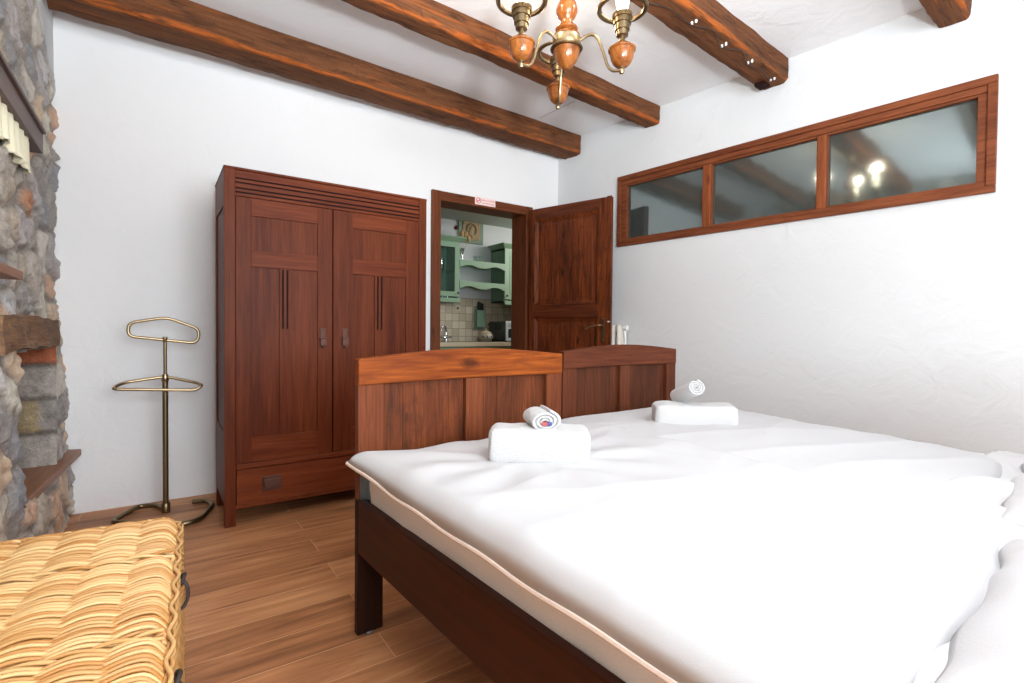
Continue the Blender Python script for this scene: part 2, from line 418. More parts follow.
# ---- stone wall on the left
def hash3(i, j, k):
    n = math.sin(i*127.1+j*311.7+k*74.7)*43758.5453; return n-math.floor(n)
CY, CZ = .20, .135
def cell(u, v, seed=0):
    """two nearest seeds of a jittered stone pattern; returns (F2-F1, id)"""
    u += .035*noise.noise(Vector((u*5, v*5, 3+seed))); v += .03*noise.noise(Vector((u*5, v*5, 9+seed)))
    i0 = math.floor(u/CY); j0 = math.floor(v/CZ); best = []
    for i in range(i0-2, i0+3):
        for j in range(j0-2, j0+3):
            if hash3(i, j, 5+seed) < .28: continue
            cx = (i+.5+.42*(hash3(i, j, 1+seed)*2-1))*CY; cz = (j+.5+.42*(hash3(i, j, 2+seed)*2-1))*CZ
            dx = (u-cx)/1.35; dz = v-cz
            best.append((math.hypot(dx, dz), i, j))
    best.sort()
    if len(best) < 2: return .05, (i0, j0)
    return best[1][0]-best[0][0], (best[0][1], best[0][2])
PAL = [hexc(186,178,168), hexc(160,156,152), hexc(204,198,188), hexc(180,168,152), hexc(206,184,160), hexc(204,172,148), hexc(150,150,152), hexc(192,190,188), hexc(200,196,182), hexc(178,172,170), hexc(166,160,152)]
def stone_sample(u, v, seed=0):
    d, (i, j) = cell(u, v, seed)
    s = min(1, max(0, (d-.004)/.045)); s = s*s*(3-2*s)
    r = hash3(i, j, 11+seed)
    rough = noise.noise(Vector((u*9, v*9, seed+1)))*.012+abs(noise.noise(Vector((u*17, v*21, seed+7))))*.018+noise.noise(Vector((u*60, v*60, seed+7)))*.004
    tilt = ((hash3(i, j, 21)-.5)*.15*(u-(i+.5)*CY)+(hash3(i, j, 23)-.5)*.2*(v-(j+.5)*CZ))
    h = s*(.010+.014*r+tilt*.8)+rough
    col = Vector(PAL[int(hash3(i, j, 31+seed)*len(PAL))][:3])
    if hash3(i, j, 33) < .07: col = Vector(hexc(190,140,110)[:3])
    n = .5+.5*noise.noise(Vector((u*14+i, v*14+j, 2)))
    n2 = .5+.5*noise.noise(Vector((u*45+i, v*45+j, 5)))
    col = col*(.80+.42*n+.40*n2)
    mort = Vector(hexc(160,152,144)[:3])*(.85+.5*n2)
    return h, col*s+mort*(1-s)
def ybase(y, z):
    """mean face of the stone wall: bulges into the room near the floor and at the corner"""
    x = -.463
    low = max(0, min(1, (1.05-z)/.25)); x += .035*low
    low2 = max(0, min(1, (.36-z)/.2)); x += .02*low2
    return x
NY0, NY1, NZ0, NZ1 = 2.58, 3.34, .37, .955
def stone_object(name, fn, nu, nv, skip=None):
    bm = bmesh.new(); lay = bm.loops.layers.float_color.new('stone'); cols = {}
    g = []
    for i in range(nu+1):
        row = []
        for j in range(nv+1):
            p, c = fn(i/nu, j/nv); v = bm.verts.new(p); cols[v] = c; row.append(v)
        g.append(row)
    for i in range(nu):
        for j in range(nv):
            if skip and skip((i+.5)/nu, (j+.5)/nv): continue
            f = bm.faces.new((g[i][j], g[i+1][j], g[i+1][j+1], g[i][j+1])); f.smooth = True
            for l in f.loops: c = cols[l.vert]; l[lay] = (c[0], c[1], c[2], 1)
    return bm
m, nt, b = newmat('rubble_stone'); at = N(nt, 'ShaderNodeVertexColor', layer_name='stone')
tcn = N(nt, 'ShaderNodeTexCoord'); nz = N(nt, 'ShaderNodeTexNoise', Scale=90., Detail=6., Roughness=.7); L(nt, tcn.outputs['Object'], nz.inputs['Vector'])
mx = N(nt, 'ShaderNodeMixRGB', blend_type='OVERLAY'); mx.inputs[0].default_value = .55
L(nt, at.outputs[0], mx.inputs[1]); L(nt, nz.outputs['Fac'], mx.inputs[2]); L(nt, mx.outputs[0], b.inputs['Base Color'])
b.inputs['Roughness'].default_value = .9; b.inputs['Specular IOR Level'].default_value = .2; bp = N(nt, 'ShaderNodeBump', Strength=1., Distance=.012); L(nt, nz.outputs['Fac'], bp.inputs['Height']); L(nt, bp.outputs[0], b.inputs['Normal'])
M_stone = m
PW = Vector((.74,.74,.74))
def f_left(u, v):
    y = 1.7+u*(YB+.03-1.7); z = v*ZC
    h, c = stone_sample(y, z)
    x = ybase(y, z)+h
    # the wall head by the back corner is plastered over
    e = (z-(2.32+(YB-y)*.5+.07*noise.noise(Vector((y*6, z*6, 1)))))
    k = min(1, max(0, e/.06+.5))
    x = x*(1-k)+(ybase(y, z)+.012+.01*noise.noise(Vector((y*4, z*4, 0))))*k
    c = c*(1-k)+PW*k
    return Vector((x, y, z)), c
NU, NV = 205, 282
bm = stone_object('s', f_left, NU, NV, lambda u, v: NY0 < 1.7+u*(YB+.03-1.7) < NY1 and NZ0 < v*ZC < NZ1)
def merge_stone(bm2, src):
    me = bpy.data.meshes.new('tmp'); src.to_mesh(me); src.free(); bm2.from_mesh(me); bpy.data.meshes.remove(me)
# coarse rest towards the camera and behind it
def f_rest(u, v):
    y = YR-.1+u*(1.7-YR+.1); z = v*ZC; h, c = stone_sample(y, z); return Vector((ybase(y, z)+h, y, z)), c
merge_stone(bm, stone_object('s', f_rest, 85, 70))
# niche: far jamb laid in courses, back, near jamb
def jcol(x, z):
    if z > .865: base = Vector(hexc(186,112,80)[:3]); k = 0
    elif z > .70: base = Vector(hexc(172,164,156)[:3]); k = 1
    elif z > .53: base = Vector(hexc(154,148,142)[:3]); k = 2
    else: base = Vector(hexc(178,170,162)[:3]); k = 3
    if k == 2: base = base.lerp(Vector(hexc(176,158,124)[:3]), max(0, min(1, (-.455-x)/.03+noise.noise(Vector((x*30, z*30, 1))))))
    return base
def f_jamb(u, v):
    x = -.85+u*(.85-.405); z = NZ0-.05+v*(NZ1+.03-NZ0+.05)
    edge = min(abs(z-t) for t in (.865, .70, .53))
    s = min(1, edge/.02)
    n = noise.noise(Vector((x*14, z*14, 4))); n2 = noise.noise(Vector((x*40, z*40, 4)))
    c = jcol(x, z+.006*n)*(1.+.3*n+.3*n2); c = c*s+Vector(hexc(112,104,98)[:3])*(1-s)
    r = max(0, (x+.45))/.05
    return Vector((x, NY1-.012*s-.008*n-.004*n2+.03*r*r*.5, z)), c
merge_stone(bm, stone_object('s', f_jamb, 50, 60))
def f_njamb(u, v):
    x = -.85+u*(.85-.43); z = NZ0-.05+v*(NZ1+.03-NZ0+.05); h, c = stone_sample(x+9, z, 3)
    return Vector((x, NY0+h*.4-.01, z)), c
merge_stone(bm, stone_object('s', f_njamb, 30, 50))
def f_nback(u, v):
    y = NY0-.05+u*(NY1-NY0+.1); z = NZ0-.05+v*(NZ1+.03-NZ0+.05); h, c = stone_sample(y+4, z, 5)
    return Vector((-.82+h*.6, y, z)), c
merge_stone(bm, stone_object('s', f_nback, 40, 40))
me = bpy.data.meshes.new('wall_left'); bm.to_mesh(me); bm.free(); me.materials.append(M_stone)
o = bpy.data.objects.new('wall_left', me); C.objects.link(o); tag(o, kind='structure')
mb = MB(); mb.box(-1.1, -.9, YR-.2, 4.0, 0, ZC+.1); tag(mb.build('wall_left_outer', M_wall), kind='structure')

# niche lintel, shelf board
def rough_box(name, mat, x0, x1, y0, y1, z0, z1, amp=.008, seed=0, parent=None, n=24):
    bm = bmesh.new(); bmesh.ops.create_cube(bm, size=1)
    bmesh.ops.subdivide_edges(bm, edges=bm.edges, cuts=n, use_grid_fill=True)
    for v in bm.verts:
        p = Vector((x0+(v.co.x+.5)*(x1-x0), y0+(v.co.y+.5)*(y1-y0), z0+(v.co.z+.5)*(z1-z0)))
        d = Vector(v.co).normalized()
        q = Vector((p.x*7, p.y*5, p.z*9+seed))
        v.co = p + Vector((d.x*noise.noise(q), d.y*noise.noise(q+Vector((5,0,0))), d.z*noise.noise(q+Vector((0,7,0)))))*amp*2
    for f in bm.faces: f.smooth = True
    me = bpy.data.meshes.new(name); bm.to_mesh(me); bm.free(); me.materials.append(mat)
    o = bpy.data.objects.new(name, me); C.objects.link(o); o.parent = parent
    md = o.modifiers.new('e', 'EDGE_SPLIT'); md.split_angle = math.radians(40)
    return o
tag(rough_box('wooden_lintel', M_lint, -.80, -.392, 2.26, 3.355, .96, 1.085, .012, 3), 'rough weathered wooden lintel set in the stone wall above the niche', 'lintel', kind='structure')
mb = MB(); mb.prism([(-.86,2.60),(-.425,2.60),(-.345,3.69),(-.43,3.725),(-.86,3.725)], 'z', .338, .372)
tag(mb.build('niche_shelf', M_shelf, None, .004), 'brown wooden shelf board sticking out of the bottom of the stone niche', 'shelf')
mb = MB(); mb.box(-.62, -.368, 1.3, 2.36, 1.208, 1.238)
tag(mb.build('wall_shelf', M_shelf, None, .004), 'short brown wooden board end jutting from the stone wall at the left picture edge', 'shelf')
# mantel board with valance
md_ = thing('mantel_board', 'dark brown wooden board fixed high on the stone wall above the cream valance', 'shelf', (-.41,2.4,1.84))
mb = MB(); mb.prism([(-.05,-.03),(.006,-.03),(.006,.055),(-.004,.068),(-.05,.068)], 'y', -1.1, .63)
o = mb.build('board', M_board, md_, .004)
mb = MB(); mb.box(-.05, .018, -1.1, .615, .052, .068); mb.build('top_moulding', M_board, md_, .003)
mb = MB()
def fval(u, v):
    y = 1.35+u*1.52; z = 1.835-v*(.155+.012*math.sin(u*60))
    fold = math.sin(u*2*PI*17)*(.006+.008*v)+.003*math.sin(u*2*PI*31+1)*v
    if v > .93: fold += .004*math.sin(u*400)
    return Vector((-.428+fold, y, z))
mb.grid(fval, 320, 14)
o = mb.build('valance', M_lace, None, 0, True); s = o.modifiers.new('s', 'SOLIDIFY'); s.thickness = .003
tag(o, 'cream gathered cloth valance hanging under the dark board on the stone wall', 'curtain')

# ------------------------------------------------------------------ ceiling beams
def beam(label, pL, pR, w, z0, seed, wL=None, ext=0, chip=.010):
    """pL, pR: far bottom edge points at the left and right ends (x, y)"""
    o_ = Vector((pL[0], pL[1], 0)); d = Vector((pR[0]-pL[0], pR[1]-pL[1], 0)); Ln = d.length; d.normalize(); n = Vector((d.y, -d.x, 0))
    t = thing('ceiling_beam', label, 'beam', (pL[0], pL[1], z0), math.atan2(d.y, d.x))
    wl = wL or w
    bm = bmesh.new(); nx, prof = int(Ln/.035), []
    K = 7
    def section(s):
        ww = wl+(w-wl)*s
        hz = ZC+.01-z0
        pts = []
        for k in range(K+1): pts.append((0, hz*(1-k/K)))
        for k in range(1, K+1): pts.append((-ww*k/K, 0))
        for k in range(1, K+1): pts.append((-ww, hz*k/K))
        return pts, ww, hz
    rows = []
    for i in range(nx+1):
        s = i/nx; pts, ww, hz = section(s); row = []
        for (y, z) in pts:
            q = Vector((s*Ln*2.2, y*9+seed*3, z*9)); q2 = Vector((s*Ln*9, y*20+seed, z*20))
            a = noise.noise(q)*chip+noise.noise(q2)*chip*.5
            cx = 1 if (z < 1e-6) else 0; cy = 1 if (abs(y) < 1e-6 or abs(y+ww) < 1e-6) else 0
            if cx and cy: a = -abs(a)*1.5-.003   # worn arris
            yy = y + (a if y < -ww/2 else -a)*-1*cy*1; zz = z - a*cx
            row.append(bm.verts.new((s*Ln, yy, zz)))
        rows.append(row)
    for i in range(nx):
        for j in range(len(rows[0])-1):
            bm.faces.new((rows[i][j], rows[i][j+1], rows[i+1][j+1], rows[i+1][j])).smooth = True
        bm.faces.new((rows[i][-1], rows[i][0], rows[i+1][0], rows[i+1][-1]))
    bm.faces.new(rows[0]); bm.faces.new(rows[-1][::-1])
    bmesh.ops.recalc_face_normals(bm, faces=bm.faces)
    me = bpy.data.meshes.new('timber'); bm.to_mesh(me); bm.free(); me.materials.append(beam_wood(seed, (w+wl)/2))
    o = bpy.data.objects.new('timber', me); C.objects.link(o); o.parent = t
    e = o.modifiers.new('e', 'EDGE_SPLIT'); e.split_angle = math.radians(45)
    return t
def lx(y, yl): return y
b1 = beam('rough brown ceiling beam nearest the back wall, above the wardrobe', (-.44,3.49), (3.135,3.640), .205, 2.655, 1, .235)
b2 = beam('rough brown ceiling beam second from the back wall, behind the chandelier', (-.44,2.53), (3.225,2.762), .13, 2.685, 2, .13)
b3 = beam('rough brown ceiling beam carrying the chandelier and a cable with white clips', (-.44,1.585), (3.325,1.862), .165, 2.675, 3, .20)
b4 = beam('rough brown ceiling beam nearest the camera, only its end showing at the top edge', (-.44,.66), (3.42,.958), .14, 2.675, 4, .14)
def blocal(t, p): return t.matrix_basis.inverted() @ Vector(p)
for t in (b1, b2, b3, b4): t.matrix_basis = Matrix.Translation(t.location) @ t.rotation_euler.to_matrix().to_4x4()
for k, (x, y) in enumerate([(2.302,1.66),(2.621,1.692),(2.91,1.705),(3.22,1.734)]):
    p = blocal(b3, (x, y, 2.675))
    for dy in (-.012, .012):
        mb = MB(); mb.lathe([(0,-.016),(.006,-.012),(.007,-.004),(.004,.01)], p+Vector((0,dy,0)), 10); mb.build('cable_clip', M_white, b3, 0, True)
mb = MB(); mb.tube(curve([blocal(b3, q) for q in ((1.50,1.66,2.668),(1.9,1.70,2.664),(2.1,1.66,2.665),(2.302,1.672,2.662),(2.45,1.64,2.664),(2.621,1.704,2.662),(2.75,1.66,2.664),(2.91,1.717,2.662),(3.05,1.71,2.664),(3.22,1.745,2.664))], 8), .0022, 6)
o = mb.build('cable', M_leather, b3, 0, True)
mb = MB(); p = blocal(b3, (3.22,1.80,2.665)); mb.box(p.x-.04, p.x+.045, p.y-.03, p.y+.035, p.z-.018, p.z+.002); mb.build('junction_box', M_dark, b3, .004)
mb = MB(); mb.tube([(2.613,3.356,ZC-.0005),(2.62,3.2,ZC-.0005),(2.63,3.1,ZC-.0005),(2.637,2.95,ZC-.0005)], .0012, 5); tag(mb.build('trim_1', M_dark), kind='structure')

# ------------------------------------------------------------------ transom window
w1 = thing('window_1', 'long three-pane wooden transom window high in the right wall', None, (0,0,0), kind='structure'); w1.matrix_world = RW
mb = MB(); 
o_ = (WS0, WS1)
mb.box(-.022, .05, WS0, WS1, WZ1-.04, WZ1); mb.box(-.022, .05, WS0, WS1, WZ0, WZ0+.035)
mb.box(-.0215, .05, WS0, WS0+.038, WZ0+.035, WZ1-.04); mb.box(-.0215, .05, WS1-.04, WS1, WZ0+.035, WZ1-.04)
mb.build('casing', M_winy, w1, .004)
mb = MB()
mb.box(-.012, .06, WS0+.038, WS1-.04, WZ1-.075, WZ1-.04); mb.box(-.012, .06, WS0+.038, WS1-.04, WZ0+.035, WZ0+.062)
mb.box(-.004, .05, WS0+.038, WS1-.04, WZ1-.088, WZ1-.075)
mb.box(-.011, .06, WS0+.038, WS0+.075, WZ0+.062, WZ1-.088); mb.box(-.011, .06, WS1-.088, WS1-.04, WZ0+.062, WZ1-.088)
mb.build('sash_frame', M_winy, w1, .003)
for s0, s1 in ((-1.527,-1.462), (-2.272,-2.213)):
    mb = MB(); mb.box(-.018, .05, s0, s1, WZ0+.05, WZ1-.078); mb.build('mullion', M_winz, w1, .009)
for s0, s1 in ((WS0+.07,-2.26), (-2.225,-1.515), (-1.475,WS1-.08)):
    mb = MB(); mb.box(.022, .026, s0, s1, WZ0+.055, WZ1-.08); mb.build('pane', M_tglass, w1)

# ------------------------------------------------------------------ door
d1 = thing('door_1', 'open brown pine door with its frame in the back wall', None, (0,0,0), kind='structure')
FX0, FX1, FZ = 1.806, 2.812, 2.178
mb = MB(); mb.box(FX0, DX0+.004, YB-.028, YB+WT+.02, 0, FZ-.0)
mb.box(DX1-.004, FX1, YB-.028, YB+WT+.02, 0, FZ)
fr = mb.build('door_frame', M_frz, d1, .004)
mb = MB(); mb.box(DX0+.004, DX1-.004, YB-.026, YB+WT+.018, DZ-.004, FZ-.001); mb.build('door_head', M_frx, d1, .004)
# leaf, local x from the hinge to the free edge; local -y faces the camera side
H0 = Vector((2.79,3.685,0)); E0 = Vector((3.03,2.895,0)); LD = E0-H0; la = math.atan2(LD.y, LD.x)
leaf_t = Matrix.Translation(H0) @ Matrix.Rotation(la, 4, 'Z')
LW, LH = .81, 2.14; z0 = .01
def leafpart(mb, name, mat, bevel=.003, parent=None):
    o = mb.build(name, mat, parent or d1, bevel)
    if parent is None: o.matrix_basis = leaf_t
    return o
mb = MB()
mb.box(0, .062, -.04, 0, z0, LH); mb.box(.70, LW, -.04, 0, z0, LH)
# raised lip on the free edge
mb.box(.775, LW+.008, -.046, -.04, z0, LH+.004)
lf = leafpart(mb, 'leaf', M_door)
mb = MB(); mb.box(.062, .70, -.04, 0, 2.045, LH); mb.box(.062, .70, -.04, 0, 1.165, 1.285); mb.box(.062, .70, -.04, 0, z0, .2)
leafpart(mb, 'leaf_rail', M_doorx, .003, lf)
mb = MB(); mb.box(.062, .70, -.052, -.038, 1.172, 1.232); leafpart(mb, 'rail_moulding', M_doorx, .006, lf)
for zz0, zz1 in ((1.285, 2.045), (.2, 1.165)):
    # moulded frame and fielded panel
    mb = MB()
    mb.hexa([(.062,-.048,zz0),(.70,-.048,zz0),(.665,-.028,zz0+.035),(.097,-.028,zz0+.035),(.062,-.02,zz0),(.70,-.02,zz0),(.665,-.02,zz0+.035),(.097,-.02,zz0+.035)])
    mb.hexa([(.062,-.048,zz1),(.097,-.028,zz1-.035),(.665,-.028,zz1-.035),(.70,-.048,zz1),(.062,-.02,zz1),(.097,-.02,zz1-.035),(.665,-.02,zz1-.035),(.70,-.02,zz1)])
    mb.hexa([(.062,-.048,zz0),(.097,-.028,zz0+.035),(.097,-.028,zz1-.035),(.062,-.048,zz1),(.062,-.02,zz0),(.097,-.02,zz0+.035),(.097,-.02,zz1-.035),(.062,-.02,zz1)])
    mb.hexa([(.70,-.048,zz0),(.70,-.048,zz1),(.665,-.028,zz1-.035),(.665,-.028,zz0+.035),(.70,-.02,zz0),(.70,-.02,zz1),(.665,-.02,zz1-.035),(.665,-.02,zz0+.035)])
    leafpart(mb, 'panel_moulding', M_door, .003, lf)
    mb = MB(); mb.box(.095, .667, -.030, -.01, zz0+.033, zz1-.033); mb.box(.115, .647, -.034, -.028, zz0+.055, zz1-.055)
    leafpart(mb, 'leaf_panel', M_door, .004, lf)
mb = MB(); mb.box(.735, .765, -.046, -.04, .97, 1.16); leafpart(mb, 'handle_plate', M_brassd, .002, lf)
mb = MB(); mb.tube(curve([(.75,-.046,1.105),(.75,-.085,1.105),(.735,-.095,1.104),(.69,-.097,1.098),(.645,-.095,1.085),(.615,-.09,1.078)], 6), .008, 10); leafpart(mb, 'door_handle', M_brass, 0, lf)
mb = MB(); mb.lathe([(0,-.006),(.012,-.003),(.012,.003),(0,.006)], (.805,-.052,1.135), 12); leafpart(mb, 'latch_button', M_white, 0, lf)
# sticker on the door head
st = thing('door_sticker', 'small white sticker with red no-smoking sign and red letters on the door head', 'sticker', (2.198,YB-.0285,2.118))
mb = MB(); mb.box(0, .205, -.0012, 0, 0, .066); mb.build('sheet', plain('sticker_white', hexc(250,226,222), .5), st)
M_red = plain('sticker_red', hexc(206,74,84), .5)
mb = MB(); cx, cz, r = .035, .033, .022
mb.tube([(cx+r*math.cos(t/24*2*PI), -.0016, cz+r*math.sin(t/24*2*PI)) for t in range(24)], .0028, 6, True)
mb.tube([(cx-.016,-.0016,cz-.016),(cx+.016,-.0016,cz+.016)], .0024, 6); mb.box(cx-.014, cx+.014, -.002, -.001, cz-.003, cz+.003)
mb.build('no_smoking_sign', M_red, st)
def text(name, body, size, mat, parent, loc, rot=(PI/2,0,0)):
    cu = bpy.data.curves.new(name, 'FONT'); cu.body = body; cu.size = size; cu.extrude = .0003; cu.align_x = 'LEFT'
    o = bpy.data.objects.new(name, cu); C.objects.link(o); o.parent = parent; o.location = loc; o.rotation_euler = rot; cu.materials.append(mat)
    me = bpy.data.meshes.new_from_object(o); o2 = bpy.data.objects.new(name, me); C.objects.link(o2); o2.parent = parent; o2.location = loc; o2.rotation_euler = rot
    bpy.data.objects.remove(o); o2.name = name; return o2
text('lettering', 'ZÁKAZ KOUŘENÍ', .0175, M_red, st, (.066,-.0018,.037))
text('lettering', 'NO SMOKING PLEASE', .0128, M_red, st, (.066,-.0018,.014))

# ------------------------------------------------------------------ radiator on the right wall
rad = thing('radiator', 'white ribbed column radiator behind the open door on the right wall', 'radiator', (0,0,0)); rad.matrix_world = RW
mb = MB()
for k in range(8):
    s = -.835+k*.058
    mb.box(-.135, -.045, s+.006, s+.030, .16, 1.10)
    mb.tube([(-.128,s+.018,.14),(-.128,s+.018,1.11)], .018, 12)
    mb.tube([(-.055,s+.018,.14),(-.055,s+.018,1.11)], .018, 12)
for z in (.19, 1.075): mb.tube([(-.09,-.82,z),(-.09,-.34,z)], .028, 12)
mb.build('radiator_columns', plain('radiator_cream', hexc(222,219,210), .5, spec=.3), rad, 0.003)
mb = MB(); mb.tube([(-.09,-.84,1.085),(-.09,-.875,1.085)], .021, 14); mb.build('valve_head', M_white, rad, .003)
mb = MB(); mb.tube([(-.09,-.84,1.08),(-.085,-.845,1.04),(-.08,-.848,1.0),(-.08,-.848,0)], .009, 10); mb.build('pipe', M_white, rad, 0, True)
mb = MB(); mb.box(-.05, 0, -.80, -.78, .3, .33); mb.box(-.05, 0, -.50, -.48, .3, .33); mb.each('wall_bracket', M_white, rad)

# ------------------------------------------------------------------ wardrobe
wd = thing('wardrobe', 'tall reddish brown two-door wooden wardrobe against the back wall', 'wardrobe', (.29,3.03,0))
W, D, HT = 1.147, .47, 1.888
mb = MB()
mb.box(0, .052, 0, .05, 0, HT); mb.box(W-.05, W, 0, .05, 0, HT)
mb.each('front_post', M_ward, wd, .002)
mb = MB(); mb.box(0, .05, D-.05, D, 0, HT-.001); mb.box(W-.05, W, D-.05, D, 0, HT-.001); mb.each('rear_post', M_ward, wd, .002)
for x in (.0, W-.02):
    mb = MB(); s = 1 if x == 0 else -1
    mb.box(x+(.008 if s>0 else 0), x+.02-(0 if s>0 else .008), .05, D-.05, .12, HT-.005)
    mb.build('side_panel', M_ward, wd)
    xx = x if s > 0 else x+.012
    mb = MB(); mb.box(xx, xx+.008+.0005, .05, D-.05, 1.70, HT-.001); mb.box(xx, xx+.0085, .05, D-.05, .11, .5); mb.each('side_rail', M_wardx, wd, .0015)
mb = MB(); mb.box(-.002, W+.002, -.002, D, HT-.001, HT+.012); mb.build('top', M_wardx, wd, .003)
mb = MB(); mb.box(.052, W-.05, .012, D-.01, .09, .11); mb.build('bottom_board', M_wardx, wd)
mb = MB(); mb.box(.052, W-.05, D-.015, D-.005, .1, HT-.005); mb.build('back_panel', M_ward, wd)
# cornice with double grooves
mb = MB(); mb.box(.052, W-.05, .006, .04, 1.752, HT-.002); cor = mb.build('cornice', M_wardx, wd, .002)
for z in (1.844, 1.822, 1.793, 1.771):
    mb = MB(); mb.box(.052, W-.05, .0035, .01, z-.0042, z+.0042); mb.build('cornice_groove', M_dark, cor)  # each groove is a thin raised strip of darker brown
mb = MB(); mb.box(.052, W-.05, .0, .03, 1.75, 1.757); mb.build('cornice_bead', M_wardx, cor, .001)
def wdoor(x0, x1, stL, stR, muL, muR, hx):
    zt, zb = 1.748, .332
    mb = MB(); mb.box(x0, stL, .004, .028, zb, zt); mb.box(stR, x1, .004, .028, zb, zt)
    dr = mb.build('door', M_ward, wd, .0015)
    mb = MB(); mb.box(stL, stR, .004, .027, 1.655, zt); mb.box(stL, stR, .004, .027, 1.383, 1.472); mb.box(stL, stR, .004, .027, zb, .466)
    mb.each('door_rail', M_wardx, dr, .0015)
    mb = MB(); mb.box(muL, muR, .004, .027, .466, 1.383); mu = mb.build('door_muntin', M_ward, dr, .0015)
    mb = MB()
    wq = (muR-muL)
    for f in (.3, .68): mb.box(muL+wq*f-.0045, muL+wq*f+.0045, .0005, .006, 1.052, 1.378)
    mb.each('flute', M_dark, dr)
    for a, b_, c, d in ((stL, stR, 1.472, 1.655), (stL, muL, .466, 1.383), (muR, stR, .466, 1.383)):
        mb = MB(); mb.box(a, b_, .013, .022, c, d); mb.build('door_panel', M_ward, dr)
    mb = MB()
    mb.box(hx-.014, hx+.014, -.001, .004, .945, 1.055); mb.box(hx-.017, hx+.017, -.003, .004, 1.048, 1.058); mb.build('handle_plate', M_copper, dr, .001)
    mb = MB(); mb.box(hx-.017, hx+.017, -.016, -.002, .958, .998); mb.box(hx-.02, hx+.02, -.018, .0, .998, 1.006); mb.lathe([(0,-.012),(.008,-.009),(.009,0),(0,.012)], (hx,-.008,.955), 10)
    mb.build('pull', M_copper, dr, .002)
wdoor(.054, .552, .128, .47, .267, .327, .498)
wdoor(.558, 1.095, .671, 1.010, .806, .870, .624)
mb = MB(); mb.box(.052, W-.05, .0, .03, .300, .330); mb.build('crossbar', M_wardx, wd, .006)
mb = MB(); mb.box(.056, W-.054, .003, .03, .108, .297); dw = mb.build('drawer', M_wardx, wd, .002)
mb = MB(); mb.box(.052, W-.05, .008, .03, .088, .106); mb.build('drawer_rail', M_wardx, wd, .002)
for hx in (.228, .90):
    mb = MB(); mb.box(hx-.047, hx+.047, -.001, .004, .165, .245); mb.build('pull_plate', M_copper, dw, .004)
    mb = MB(); mb.prism([(hx-.042,.232),(hx+.042,.232),(hx+.042,.20),(hx+.03,.182),(hx-.03,.182),(hx-.042,.20)], 'y', -.020, .0); mb.box(hx-.045, hx+.045, -.022, 0, .230, .238); mb.build('cup_pull', M_copper, dw, .004)

# ------------------------------------------------------------------ valet stand
vs = thing('valet_stand', 'brass tube clothes valet stand with two loops in front of the back wall', 'valet stand', (.04,3.487,0))
Lc = lambda p: (p[0]-.04, p[1]-3.487, p[2])
mb = MB(); pts = [(.04,3.487,.016),(.0,3.60,.016),(-.09,3.64,.016),(-.205,3.41,.016),(.115,3.165,.016),(.20,3.215,.016),(.272,3.43,.016),(.24,3.54,.016),(.172,3.556,.016)]
mb.tube(rounded([Lc(p) for p in pts], .05, 5, False), .0135, 12); mb.build('base_tube', M_brassd, vs, 0, True)
mb = MB(); mb.lathe([(.021,.0),(.022,.004),(.022,.05),(.017,.056)], (0,0,0), 20); mb.build('base_socket', M_brassd, vs, .001, True)
mb = MB(); mb.lathe([(.014,.03),(.014,.76)], (0,0,0), 16); mb.build('pole', M_brassd, vs, 0, True)
mb = MB(); mb.lathe([(.009,.75),(.009,.985)], (0,0,0), 14); mb.build('upper_pole', M_brassd, vs, 0, True)
mb = MB(); mb.lathe([(.014,.745),(.018,.75),(.018,.775),(.013,.79),(.009,.792)], (0,0,0), 16); mb.lathe([(.009,.97),(.013,.975),(.013,.998),(.008,1.002)], (0,0,0), 14); mb.each('collar', M_brass, vs, 0, True)
mb = MB(); up = [(.049,3.487,1.112),(-.125,3.487,1.077),(-.128,3.487,1.004),(.195,3.487,.963),(.208,3.487,1.045)]
mb.tube(rounded([Lc(p) for p in up], .045, 7), .0085, 12, True); mb.build('upper_loop', M_brass, vs, 0, True)
mb = MB(); lo = [(.042,3.487,.776),(-.15,3.46,.752),(-.20,3.405,.725),(.18,3.405,.698),(.218,3.41,.722),(.19,3.46,.735)]
mb.tube(rounded([Lc(p) for p in lo], .035, 7), .0085, 12, True); mb.build('hanger_loop', M_brass, vs, 0, True)

# ------------------------------------------------------------------ wicker trunk
M_wick = plain('willow', hexc(222,176,112), .5, 0, .1, 60, .4)
def wicker_mat():
    m, nt, b = newmat('willow_rods')
    at = N(nt, 'ShaderNodeVertexColor', layer_name='rod'); L(nt, at.outputs[0], b.inputs['Base Color'])
    b.inputs['Roughness'].default_value = .42
    return m
M_rod = wicker_mat()
TB = math.radians(-2.2)
tr = thing('wicker_trunk', 'honey-coloured wicker trunk with woven lid standing by the stone wall', 'trunk', (.052,1.748,0))
# local frame: x to the left wall is negative, y towards the camera is negative
tr.rotation_euler = (0,0,math.radians(-3.2))
TW, TL, TH_ = .405, 1.16, .507
def rodcol(r):
    a = Vector(hexc(184,126,62)[:3]); b_ = Vector(hexc(228,190,132)[:3]); c = a.lerp(b_, r)
    return (c[0], c[1], c[2], 1)
def rods(bm, lay, path, r, col, seg=6, flat=.75):
    n = len(path); rings = []
    up = None
    for i, p in enumerate(path):
        t = path[min(i+1,n-1)]-path[max(i-1,0)]; t.normalize()
        w = Vector((0,0,1)) if abs(t.z) < .8 else Vector((1,0,0))
        u = t.cross(w).normalized(); v = u.cross(t)
        rr = r[i] if isinstance(r, list) else r
        rings.append([bm.verts.new(p+u*math.cos(2*PI*k/seg)*rr+v*math.sin(2*PI*k/seg)*rr*flat) for k in range(seg)])
    for a, b_ in zip(rings, rings[1:]):
        for k in range(seg):
            f = bm.faces.new((a[k], a[(k+1)%seg], b_[(k+1)%seg], b_[k])); f.smooth = True
            for l in f.loops: l[lay] = col
